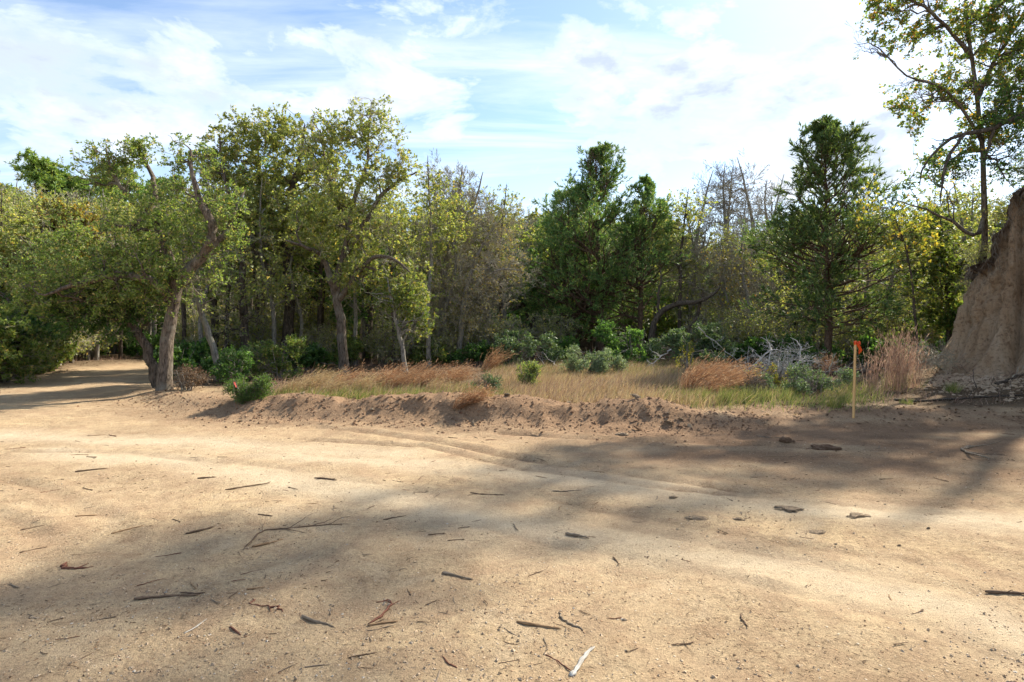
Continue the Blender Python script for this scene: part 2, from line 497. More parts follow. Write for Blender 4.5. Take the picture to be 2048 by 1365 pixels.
def stick_mat(name, a, b):
    m, nt = new_mat(name)
    tc = nt.nodes.new('ShaderNodeTexCoord')
    mp = nt.nodes.new('ShaderNodeMapping')
    mp.inputs['Scale'].default_value = (6, 60, 60)
    nt.links.new(tc.outputs['Object'], mp.inputs[0])
    n = noise_n(nt, mp.outputs[0], 2.0, 5, 0.65, 0.2)
    finish(nt, ramp(nt, n, [(0.33, a), (0.66, b)]), 0.85, n, 0.7, 0.004, spec=0.12)
    return m


ST_BROWN = stick_mat('stick_brown', (0.065, 0.042, 0.027), (0.21, 0.14, 0.09))
ST_GREY = stick_mat('stick_grey', (0.12, 0.09, 0.062), (0.31, 0.24, 0.168))
ST_TAN = stick_mat('stick_tan', (0.16, 0.095, 0.05), (0.36, 0.235, 0.13))
ST_RED = stick_mat('stick_red', (0.085, 0.034, 0.022), (0.22, 0.10, 0.065))
ST_PALE = stick_mat('stick_pale', (0.25, 0.225, 0.19), (0.55, 0.52, 0.46))

m_, nt_ = new_mat('lath_wood')
tc_ = nt_.nodes.new('ShaderNodeTexCoord')
mp_ = nt_.nodes.new('ShaderNodeMapping'); mp_.inputs['Scale'].default_value = (40, 40, 2.5)
nt_.links.new(tc_.outputs['Object'], mp_.inputs[0])
n_ = noise_n(nt_, mp_.outputs[0], 2.0, 5, 0.6, 0.3)
finish(nt_, ramp(nt_, n_, [(0.3, (0.55, 0.31, 0.115)), (0.7, (0.75, 0.48, 0.21))]), 0.7, n_, 0.4, 0.003)
LATH = m_
m_, nt_ = new_mat('orange_tape')
n_ = noise_n(nt_, None, 12, 3)
finish(nt_, ramp(nt_, n_, [(0.3, (0.82, 0.085, 0.02)), (0.7, (0.95, 0.15, 0.03))]), 0.4, trans=0.35)
TAPE = m_
m_, nt_ = new_mat('pink_vinyl')
n_ = noise_n(nt_, None, 9, 3)
finish(nt_, ramp(nt_, n_, [(0.3, (0.70, 0.12, 0.10)), (0.7, (0.85, 0.24, 0.20))]), 0.5, trans=0.3)
PINK = m_
m_, nt_ = new_mat('wire_steel')
n_ = noise_n(nt_, None, 40, 3)
finish(nt_, ramp(nt_, n_, [(0.3, (0.12, 0.10, 0.09)), (0.7, (0.25, 0.23, 0.21))]), 0.5)
WIRE = m_


# ------------------------------------------------------------------ mesh tools
def mesh_from(name, V, F, mat, rnd=None, smooth=False, attrs=None):
    """V (n,3); F list of int arrays (k,3) or (k,4)"""
    me = bpy.data.meshes.new(name)
    V = np.ascontiguousarray(V, np.float32)
    F = [np.asarray(f, np.int32) for f in (F if isinstance(F, list) else [F]) if len(f)]
    nl = sum(f.size for f in F)
    nf = sum(len(f) for f in F)
    me.vertices.add(len(V)); me.vertices.foreach_set('co', V.ravel())
    me.loops.add(nl); me.loops.foreach_set('vertex_index', np.concatenate([f.ravel() for f in F]))
    tot = np.concatenate([np.full(len(f), f.shape[1], np.int32) for f in F])
    st = np.concatenate([[0], np.cumsum(tot)[:-1]]).astype(np.int32)
    me.polygons.add(nf)
    me.polygons.foreach_set('loop_start', st)
    me.polygons.foreach_set('use_smooth', np.full(nf, smooth, bool))
    if rnd is not None:
        a = me.attributes.new('rnd', 'FLOAT', 'POINT')
        a.data.foreach_set('value', np.ascontiguousarray(rnd, np.float32))
    for k, v in (attrs or {}).items():
        a = me.attributes.new(k, 'FLOAT', 'POINT')
        a.data.foreach_set('value', np.ascontiguousarray(v, np.float32))
    me.materials.append(mat)
    me.update(calc_edges=True)
    return me


def obj(name, me, parent=None, loc=None):
    o = bpy.data.objects.new(name, me)
    col.objects.link(o)
    if parent is not None:
        o.parent = parent
    if loc is not None:
        o.location = loc
    return o


def tag(o, label=None, cat=None, group=None, kind=None):
    for k, v in (('label', label), ('category', cat), ('group', group), ('kind', kind)):
        if v:
            o[k] = v
    return o


def thing(name, label, cat, loc, rotz=0.0, group=None, scale=1.0):
    o = bpy.data.objects.new(name, None)
    o.empty_display_size = 0.2
    col.objects.link(o)
    o.location = loc
    o.rotation_euler = (0, 0, rotz)
    o.scale = (scale,) * 3 if isinstance(scale, (int, float)) else scale
    return tag(o, label, cat, group)


def copy_tree(src, loc, rotz=0.0, scale=1.0, label=None, group=None):
    r = src.copy()
    col.objects.link(r)
    r.location, r.rotation_euler = loc, (0, 0, rotz)
    r.scale = (scale,) * 3 if isinstance(scale, (int, float)) else scale
    if label:
        r['label'] = label
    if group:
        r['group'] = group
    for ch in src.children:
        c = ch.copy()
        col.objects.link(c)
        c.parent = r
        for g in ch.children:
            e = g.copy()
            col.objects.link(e)
            e.parent = c
    return r


def norm(v):
    return v / np.maximum(np.linalg.norm(v, axis=-1, keepdims=True), 1e-9)


class Geo:
    def __init__(s):
        s.V, s.F, s.R, s.n = [], {3: [], 4: []}, [], 0

    def add(s, V, F, R=None):
        V = np.asarray(V, float).reshape(-1, 3)
        s.V.append(V)
        for f in (F if isinstance(F, list) else [F]):
            f = np.asarray(f)
            if len(f):
                s.F[f.shape[1]].append(f + s.n)
        s.R.append(np.zeros(len(V)) if R is None else R)
        s.n += len(V)

    def tubes(s, P, R, sides, rough=0.0, rng=None):
        """P (m,n,3) paths, R (m,n) radii"""
        if not len(P):
            return
        m, n = P.shape[:2]
        T = norm(np.gradient(P, axis=1))
        ref = np.where(np.abs(T[:, :1, 2:3]) > 0.8, [1.0, 0.13, 0.0], [0.07, 0.05, 1.0])
        U = norm(np.cross(T, np.broadcast_to(ref, T.shape)))
        W = np.cross(T, U)
        a = np.arange(sides) / sides * 2 * np.pi
        rr = R[..., None] * np.ones(sides)
        if rough:
            rr = rr * (1 + rough * (rng.random(rr.shape) - 0.5) * 2)
        ring = P[:, :, None, :] + rr[..., None] * (np.cos(a)[:, None] * U[:, :, None, :] + np.sin(a)[:, None] * W[:, :, None, :])
        idx = np.arange(m * n * sides).reshape(m, n, sides)
        q = np.stack([idx[:, :-1], np.roll(idx, -1, 2)[:, :-1], np.roll(idx, -1, 2)[:, 1:], idx[:, 1:]], -1).reshape(-1, 4)
        s.add(ring.reshape(-1, 3), q)

    def ribbons(s, P, R, rng):
        """finest twigs, a millimetre or two thick: one sliver each"""
        m, n = P.shape[:2]
        T = norm(np.gradient(P, axis=1)) if n > 2 else norm(P[:, 1:] - P[:, :1]).repeat(2, 1)
        S = norm(np.cross(T, norm(rng.normal(size=(m, 1, 3))))) * R[..., None] * 1.5
        V = np.stack([P + S, P - S], 2)
        i = np.arange(m * n * 2).reshape(m, n, 2)
        s.add(V.reshape(-1, 3), np.stack([i[:, :-1, 0], i[:, :-1, 1], i[:, 1:, 1], i[:, 1:, 0]], -1).reshape(-1, 4))

    def leaves(s, C, D, length, width, rng, fold=0.25, up=0.0, simple=False):
        """diamond leaves at C growing along D"""
        k = len(C)
        if not k:
            return
        D = norm(D)
        r = norm(rng.normal(size=(k, 3)) + np.array([0, 0, up]))
        S = norm(np.cross(D, r))
        N = np.cross(D, S)
        l = (length * (0.65 + 0.7 * rng.random(k)))[:, None]
        w = (width * (0.65 + 0.7 * rng.random(k)))[:, None]
        b = C
        mid = C + D * l * 0.5
        if simple:                                   # far crowns: a pointed sliver is all that shows
            V = np.stack([b + S * w * 0.5, b - S * w * 0.5 + D * l * 0.15, C + D * l], 1)
            s.add(V.reshape(-1, 3), np.arange(k * 3).reshape(k, 3), np.repeat(rng.random(k), 3))
            return
        V = np.stack([b, mid + S * w * 0.5 + N * w * fold, C + D * l, mid - S * w * 0.5 + N * w * fold], 1)
        i = np.arange(k * 4).reshape(k, 4)
        F = np.concatenate([i[:, [0, 1, 2]], i[:, [0, 2, 3]]])
        s.add(V.reshape(-1, 3), F, np.repeat(rng.random(k), 4))

    def blades(s, B, D, L, W, bend, rng, n=3):
        """grass blades: base B, start direction D, bend vector added with t^2"""
        k = len(B)
        t = np.linspace(0, 1, n + 1)[None, :, None]
        P = B[:, None, :] + D[:, None, :] * L[:, None, None] * t + bend[:, None, :] * L[:, None, None] * t ** 2
        T = norm(np.gradient(P, axis=1))
        side = norm(np.cross(T, norm(rng.normal(size=(k, 3)))[:, None, :]))
        w = (W[:, None, None] * (1 - t) ** 0.7 * 0.5) + 0.0002
        A, Bb = P + side * w, P - side * w
        V = np.stack([A, Bb], 2)                       # k,n+1,2,3
        i = np.arange(k * (n + 1) * 2).reshape(k, n + 1, 2)
        q = np.stack([i[:, :-1, 0], i[:, :-1, 1], i[:, 1:, 1], i[:, 1:, 0]], -1).reshape(-1, 4)
        s.add(V.reshape(-1, 3), q, np.repeat(rng.random(k), (n + 1) * 2))

    def mesh(s, name, mat, smooth=False, rnd=True):
        F = [np.concatenate(s.F[k]) for k in (3, 4) if s.F[k]]
        return mesh_from(name, np.concatenate(s.V), F, mat, np.concatenate(s.R) if rnd else None, smooth)


# ------------------------------------------------------------------ tree growing
def bez(A, D0, B, n, wob, rng, sag=0.0):
    ln = np.linalg.norm(B - A, axis=1)[:, None]
    C1 = A + norm(D0) * ln * 0.4
    C2 = A + (B - A) * 0.72 + rng.normal(size=B.shape) * ln * 0.07
    t = np.linspace(0, 1, n)[None, :, None]
    P = (1 - t) ** 3 * A[:, None] + 3 * (1 - t) ** 2 * t * C1[:, None] + 3 * (1 - t) * t ** 2 * C2[:, None] + t ** 3 * B[:, None]
    if wob:
        ph = rng.random((len(A), 1, 3)) * 6.28
        fr = 5 + 7 * rng.random((len(A), 1, 3))
        P = P + wob * ln[:, None] * np.sin(t * fr + ph) * np.sin(np.pi * np.minimum(t, 0.5 + 0.5 * t))
        P = P + wob * 0.6 * ln[:, None] * rng.normal(size=P.shape) * (t * (1 - t) * 4) * 0.5
    P[:, :, 2] += sag * ln * (t[..., 0] ** 2)
    return P


def grow(P, R, per, rng, tmin, tmax, ang, angsd, lfrac, n, up=0.0, wob=0.05, rmax=0.6, rtip=0.002, taper=0.7, minlen=0.05):
    """side shoots along parents"""
    m, k = P.shape[:2]
    ln = np.linalg.norm(np.diff(P, axis=1), axis=2).sum(1)
    M = m * per
    pi = np.repeat(np.arange(m), per)
    t = tmin + (tmax - tmin) * rng.random(M)
    f = t * (k - 1)
    i = np.minimum(f.astype(int), k - 2)
    fr = (f - i)[:, None]
    A = P[pi, i] * (1 - fr) + P[pi, i + 1] * fr
    T = norm(P[pi, i + 1] - P[pi, i])
    rp = R[pi, i] * (1 - fr[:, 0]) + R[pi, i + 1] * fr[:, 0]
    az = norm(np.cross(T, norm(rng.normal(size=(M, 3)))))
    a = np.radians(ang + angsd * rng.normal(size=M))[:, None]
    D = norm(T * np.cos(a) + az * np.sin(a) + np.array([0, 0, up]))
    L = np.maximum(ln[pi] * lfrac * (1.15 - taper * t) * (0.6 + 0.8 * rng.random(M)), minlen)
    B = A + D * L[:, None] + np.array([0, 0, up * 0.5]) * L[:, None]
    C = bez(A, D, B, n, wob, rng)
    r0 = np.minimum(rp * rmax, L * 0.03 + rtip)
    RR = r0[:, None] * np.linspace(1, 0, n)[None, :] + rtip * np.linspace(0, 1, n)[None, :]
    return C, RR


def sample_env(env, k, rng, shell=0.45):
    """env rows: centre(3), radii(3), weight"""
    w = np.array([e[2] for e in env], float)
    pick = rng.choice(len(env), k, p=w / w.sum())
    c = np.array([e[0] for e in env])[pick]
    r = np.array([e[1] for e in env])[pick]
    u = norm(rng.normal(size=(k, 3))) * (rng.random(k) ** shell * (1 + 0.14 * rng.normal(size=k)))[:, None]
    return c + u * r


def attach(B, P, R, rng):
    """for every target the best place on existing paths"""
    m, n = P.shape[:2]
    lo = max(1, int(n * 0.3))
    C = P[:, lo:].reshape(-1, 3)
    T = norm(np.gradient(P, axis=1))[:, lo:].reshape(-1, 3)
    rr = R[:, lo:].ravel()
    d = B[:, None] - C[None]
    ds = np.linalg.norm(d, axis=2) + 1e-6
    cs = (d * T[None]).sum(2) / ds
    cost = ds * (1.35 - 0.45 * cs) + np.maximum(C[None, :, 2] - B[:, None, 2], 0) * 0.6
    cost = cost * (1 + 0.25 * rng.random(cost.shape))
    j = cost.argmin(1)
    return C[j], T[j], rr[j]


def resample(pts, rad, n):
    pts, rad = np.array(pts, float), np.array(rad, float)
    s = np.concatenate([[0], np.cumsum(np.linalg.norm(np.diff(pts, axis=0), axis=1))])
    t = np.linspace(0, s[-1], n)
    # smooth by sampling a Catmull-Rom through the points
    out = np.empty((n, 3))
    i = np.clip(np.searchsorted(s, t, side='right') - 1, 0, len(pts) - 2)
    u = ((t - s[i]) / np.maximum(s[i + 1] - s[i], 1e-9))[:, None]
    p0, p1, p2, p3 = pts[np.maximum(i - 1, 0)], pts[i], pts[i + 1], pts[np.minimum(i + 2, len(pts) - 1)]
    out = 0.5 * ((2 * p1) + (-p0 + p2) * u + (2 * p0 - 5 * p1 + 4 * p2 - p3) * u ** 2 + (-p0 + 3 * p1 - 3 * p2 + p3) * u ** 3)
    return out, np.interp(t, s, rad)


def broad_tree(name, label, cat, base, trunks, env, bark, twig, leaf=None, n=(0, 60, 450), tw=5, lf=5, lsize=(0.085, 0.045),
               wob=0.05, seed=1, group=None, leaf_drop=0.0, r2=0.028, twl=0.45, up=0.15, fine=0, crown_name='crown', shell=0.45, loc=None, twr=0.0028, keep=0):
    """trunks: list of (points, radii) in world space; env in world space; everything is stored relative to base"""
    rng = np.random.default_rng(seed)
    base = np.asarray(base, float)
    g = Geo()
    N0 = 16
    Ps, Rs = [], []
    for pts, rad in trunks:
        P, R = resample(pts, rad, N0)
        P = P - base
        wv = rng.normal(size=P.shape) * 0.012
        wv[0] = 0
        P = P + wv * (R[:, None] / 0.1 + 0.5)
        Ps.append(P); Rs.append(R)
    P0, R0 = np.array(Ps), np.array(Rs)
    # flare of the foot
    zz = np.clip(P0[..., 2] - P0[0, 0, 2], 0, 2)
    R0 = R0 * (1 + 0.32 * np.exp(-zz / 0.18))
    g.tubes(P0, R0, 12 if R0.max() > 0.05 else 5, 0.10, rng)
    env = [(np.asarray(c) - base, np.asarray(r), w) for c, r, w in env]
    Pp, Rp = P0, R0
    allP = P0
    if n[0]:
        B = sample_env(env, n[0], rng, 0.35)
        A, T, rr = attach(B, P0, R0, rng)
        P1 = bez(A, norm(T * 0.6 + norm(B - A)), B, N0, wob, rng)
        ln = np.linalg.norm(B - A, axis=1)
        r0 = np.minimum(rr * 0.75, ln * r2 * 1.1 + 0.01)
        R1 = r0[:, None] * np.linspace(1, 0.2, N0)[None]
        g.tubes(P1, R1, 8, 0.08, rng)
        Pp, Rp = np.concatenate([P0, P1]), np.concatenate([R0, R1])
    B = sample_env(env, n[1], rng, shell)
    A, T, rr = attach(B, Pp, Rp, rng)
    P2 = bez(A, norm(T * 0.7 + norm(B - A) + [0, 0, up]), B, 8, wob, rng)
    ln = np.linalg.norm(B - A, axis=1)
    r0 = np.minimum(rr * 0.7, ln * r2 * 0.8 + 0.006)
    R2 = r0[:, None] * np.linspace(1, 0.22, 8)[None]
    g.tubes(P2, R2, 4)
    tr = thing(name, label, cat, base if loc is None else loc, 0, group)
    obj('trunk', g.mesh('trunk', bark, True), tr)
    gt = Geo()
    N3 = 4
    B = sample_env(env, n[2], rng, shell)
    A, T, rr = attach(B, P2, R2, rng)
    # keep side branches short
    dv = B - A
    dl = np.linalg.norm(dv, axis=1, keepdims=True)
    B = A + dv * np.minimum(1, 0.9 / np.maximum(dl, 1e-6))
    P3 = bez(A, norm(T * 0.7 + norm(B - A) + [0, 0, up]), B, N3, wob * 1.2, rng)
    ln = np.linalg.norm(B - A, axis=1)
    r0 = np.minimum(rr * 0.7, ln * 0.014 + 0.003)
    R3 = r0[:, None] * np.linspace(1, 0.35, N3)[None]
    gt.tubes(P3, R3, 3)
    P4, R4 = grow(P3, R3, tw, rng, 0.25, 1.0, 42, 14, twl, 3, up * 0.5, 0.06, 0.8, twr, minlen=0.12)
    if leaf is not None and lf > 2:
        gt.ribbons(P4[:, ::2], R4[:, ::2], rng)
    else:
        gt.tubes(P4, R4, 3)
    src = P4
    if fine:
        P5, R5 = grow(P4, R4, fine, rng, 0.2, 1.0, 36, 12, 0.6, 2, up * 0.6, 0.0, 0.9, twr * 0.8, minlen=0.10)
        gt.ribbons(P5, R5, rng)
        src = P5
    tag(obj('branches', gt.mesh('branches', twig, False), tr), kind='stuff')
    if leaf is not None and lf:
        gl = Geo()
        M, k = src.shape[:2]
        pi = np.repeat(np.arange(M), lf)
        f = (0.25 + 0.75 * rng.random(len(pi))) * (k - 1)
        i = np.minimum(f.astype(int), k - 2)
        fr = (f - i)[:, None]
        C = src[pi, i] * (1 - fr) + src[pi, i + 1] * fr + rng.normal(size=(len(pi), 3)) * 0.012
        T = norm(src[pi, i + 1] - src[pi, i])
        D = norm(T * 0.5 + rng.normal(size=C.shape) * 0.75 + [0, 0, -leaf_drop])
        # bare patches
        cl = vnoise(C[:, 0] * 1.7 + C[:, 2] * 0.9, C[:, 1] * 1.7 - C[:, 2] * 1.1, seed)
        kp = cl > 0.22
        far = base[1] > 15 or abs(base).sum() < 1e-6
        gl.leaves(C[kp], D[kp], lsize[0], lsize[1] * (1.45 if far else 1), rng, 0.18, 0.5, far)
        tag(obj(crown_name, gl.mesh('crown', leaf), tr), kind='stuff')
    return tr


def conifer(name, label, base, top, prof, bark, needle, seed=1, nb=85, start=0.22, nl=7, group=None, lean=(0, 0), r=0.12, ang=(62, 35), spray=(0.15, 0.035), per=9, dens=1.0, extra=None):
    """prof: list of (t, radius) for the crown outline from the foot to the tip"""
    rng = np.random.default_rng(seed)
    base = np.asarray(base, float)
    H = top
    g = Geo()
    pts = [(0, 0, -0.05), (0.03 + lean[0] * .3, 0, H * 0.3), (lean[0] * 0.7, lean[1] * .6, H * 0.65), (lean[0], lean[1], H)]
    P0, R0 = resample(pts, [r, r * 0.8, r * 0.45, 0.008], 24)
    P0[1:-1, :2] += rng.normal(size=(22, 2)) * 0.015
    g.tubes(P0[None], R0[None] * (1 + 0.4 * np.exp(-np.clip(P0[None, :, 2], 0, 3) / 0.15)), 10, 0.12, rng)
    pt, pr = [p[0] for p in prof], [p[1] for p in prof]
    t = start + (1 - start) * (rng.random(nb) ** 0.9) * 0.985
    az = rng.random(nb) * 2 * np.pi
    f = t * 23
    i = np.minimum(f.astype(int), 22)
    fr = (f - i)[:, None]
    A = P0[i] * (1 - fr) + P0[i + 1] * fr
    # lobed outline so that the crown is ragged
    lob = 0.42 + 0.8 * vnoise(az * 1.6 + 9, t * 10.0, seed) + 0.16 * rng.normal(size=nb)
    rad = np.interp(t, pt, pr) * np.clip(lob, 0.25, 1.35)
    el = np.radians(np.interp(t, [0, 1], [90 - ang[0], 90 - ang[1]]))
    D = np.stack([np.cos(az) * np.cos(el), np.sin(az) * np.cos(el), np.sin(el)], 1)
    rad = np.maximum(rad, 0.12)
    B = A + D * rad[:, None]
    B[:, 2] = np.minimum(B[:, 2], H - 0.02 + 0.1 * rng.random(nb))
    P1 = bez(A, D * [1, 1, 0.4], B, 9, 0.025, rng)
    r0 = np.minimum(R0[i] * 0.5, rad * 0.016 + 0.004)
    R1 = r0[:, None] * np.linspace(1, 0.15, 9)[None]
    g.tubes(P1, R1, 5)
    tr = thing(name, label, 'tree', base, 0, group)
    obj('trunk', g.mesh('trunk', bark, True), tr)
    gt = Geo()
    P2, R2 = grow(P1, R1, nl, rng, 0.2, 1.0, 42, 15, 0.5, 5, 0.08, 0.06, 0.8, 0.003, minlen=0.15)
    gt.tubes(P2[:, ::2], R2[:, ::2], 3)
    tag(obj('branches', gt.mesh('branches', bark), tr), kind='stuff')
    P3, R3 = grow(P2, R2, 4, rng, 0.1, 1.0, 38, 14, 0.5, 3, 0.10, 0.05, 0.9, 0.003, minlen=0.10)
    src = np.concatenate([P3, P2[:, 2:5]], 0)
    k = int(per * dens)
    M = len(src)
    pi = np.repeat(np.arange(M), k)
    f = rng.random(len(pi)) * 2
    i = np.minimum(f.astype(int), 1)
    fr = (f - i)[:, None]
    C = src[pi, i] * (1 - fr) + src[pi, i + 1] * fr
    T = norm(src[pi, i + 1] - src[pi, i])
    Dd = norm(T + rng.normal(size=C.shape) * 0.45 + [0, 0, 0.08])
    cl = vnoise(C[:, 0] * 2.0 + C[:, 2] * 0.8, C[:, 1] * 2.0 - C[:, 2] * 1.3, seed)
    kp = cl > 0.3
    gl = Geo()
    gl.leaves(C[kp], Dd[kp], spray[0] * 1.1, spray[1] * 1.05, rng, 0.1, 0, True)
    tag(obj('crown', gl.mesh('crown', needle), tr), kind='stuff')
    return tr


def px_env(dist, rows, deep=0.9):
    """crown ellipsoids given by pixel centre and pixel radii at this distance"""
    out = []
    for r in rows:
        px, py, rx, ry = r[:4]
        w = r[4] if len(r) > 4 else 1.0
        dy = r[5] if len(r) > 5 else 0.0
        s = (dist + dy) / FPX
        out.append((at(px, py, dist + dy), np.array([rx * s, max(rx, ry) * s * deep, ry * s]), w * rx * ry))
    return out


def px_path(dist, pts, dys=None):
    return [at(px, py, dist + (dys[i] if dys else 0)) for i, (px, py) in enumerate(pts)]


# ------------------------------------------------------------------ the setting
def make_ground():
    def axis(lo, hi, d0, far_lo, far_hi, gr):
        core = list(np.arange(lo, hi, d0))
        a, s = [], d0
        x = hi
        while x < far_hi:
            a.append(x); s *= gr; x += s
        b, s, x = [], d0, lo
        while True:
            s *= gr; x -= s
            if x < far_lo:
                break
            b.append(x)
        return np.array(b[::-1] + core + a)
    xs = axis(-7.5, 7.5, 0.06, -500, 500, 1.07)
    ys = [1.3]
    while ys[-1] < 13:
        ys.append(ys[-1] + max(0.016, min(0.06, ys[-1] * 0.0085)))
    s = 0.055
    while ys[-1] < 900:
        s *= 1.075
        ys.append(ys[-1] + s)
    s, y, back = 0.03, 1.3, []
    while y > -200:
        s *= 1.2; y -= s
        back.append(y)
    ys = np.array(back[::-1] + ys)
    X, Y = np.meshgrid(xs, ys)
    Z = height(X, Y)
    nx, ny = len(xs), len(ys)
    d, run, side = poly_dist(X, Y, RIDGE)
    sd = np.where(side > 0, d, -d)
    hs = np.interp(run, range(len(RIDGE)), [r[2] for r in RIDGE])
    droad, _, _ = poly_dist(X, Y, ROAD_L)
    road = 1 - sstep(1.2, 2.1, droad + 0.7 * (fbm(X * 1.5, Y * 1.5, 3, 61) - 0.5))
    pale = np.zeros_like(X)
    for pts, w in PALE:
        dp, _, _ = poly_dist(X + 0.5 * (fbm(X, Y, 3, 71) - 0.5), Y + 0.5 * (fbm(X, Y, 3, 72) - 0.5), pts)
        pale = np.maximum(pale, np.exp(-(dp / w) ** 2))
    pale = pale * (0.45 + 0.9 * fbm(X * 1.3, Y * 3.0, 4, 75))
    litter = sstep(0.5, 1.3, sd + 0.8 * (fbm(X * 2, Y * 2, 3, 81) - 0.5)) * (1 - road)
    db, _, sb = poly_dist(X, Y, BANK)
    bank_near = np.where(sb > 0, 1, np.exp(-(db / 1.1) ** 2))
    litter = litter * (1 - bank_near * 0.75)
    right = sstep(1.5, 4.5, X) * sstep(6.0, 8.0, Y)
    red = np.clip(np.exp(-(np.where(sd < 0, sd * .8, sd) / 0.9) ** 2) * np.clip(hs * 5, 0, 1) + 1.3 * sstep(-.5, 3, X) * sstep(5.3, 7.2, Y + .12 * X) * np.clip(1.8 * fbm(X * 1.0, Y * 2.2, 4, 91) - .3, 0, 1), 0, 1) * (1 - litter)
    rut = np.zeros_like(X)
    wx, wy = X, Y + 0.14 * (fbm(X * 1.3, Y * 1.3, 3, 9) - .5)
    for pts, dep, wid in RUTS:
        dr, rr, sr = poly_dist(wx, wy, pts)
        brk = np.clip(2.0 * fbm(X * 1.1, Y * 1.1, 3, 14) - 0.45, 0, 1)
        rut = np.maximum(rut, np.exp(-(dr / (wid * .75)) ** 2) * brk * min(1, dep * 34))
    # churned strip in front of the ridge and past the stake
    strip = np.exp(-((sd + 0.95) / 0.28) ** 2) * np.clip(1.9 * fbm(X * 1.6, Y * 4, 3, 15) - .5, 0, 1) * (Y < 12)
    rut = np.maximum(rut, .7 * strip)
    V = np.stack([X, Y, Z], -1).reshape(-1, 3)
    idx = np.arange(nx * ny).reshape(ny, nx)
    q = np.stack([idx[:-1, :-1], idx[:-1, 1:], idx[1:, 1:], idx[1:, :-1]], -1).reshape(-1, 4)
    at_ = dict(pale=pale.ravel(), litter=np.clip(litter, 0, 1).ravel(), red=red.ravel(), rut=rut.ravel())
    # one sheet, cut into the track, the pushed-up ridge and the land behind
    sdq, hq, rq = sd.ravel()[q].mean(1), hs.ravel()[q].mean(1), road.ravel()[q].mean(1)
    sdn = sdq
    ridge = (np.abs(sdn) < 0.85) & (hq > 0.06)
    land = (~ridge) & (sdn > 0) & (rq < 0.5)
    track = ~(ridge | land)
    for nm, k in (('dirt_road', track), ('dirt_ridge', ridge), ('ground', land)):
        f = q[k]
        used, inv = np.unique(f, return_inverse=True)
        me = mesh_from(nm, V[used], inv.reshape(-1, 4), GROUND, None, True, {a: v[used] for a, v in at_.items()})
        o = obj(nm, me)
        tag(o, {'dirt_road': 'bare sandy dirt road and turnaround', 'dirt_ridge': 'low ridge of reddish dirt pushed up along the road',
                'ground': 'grassy ground and woodland floor behind the dirt ridge'}[nm], None, None, 'structure')


make_ground()


def bank_top(u):
    return 1


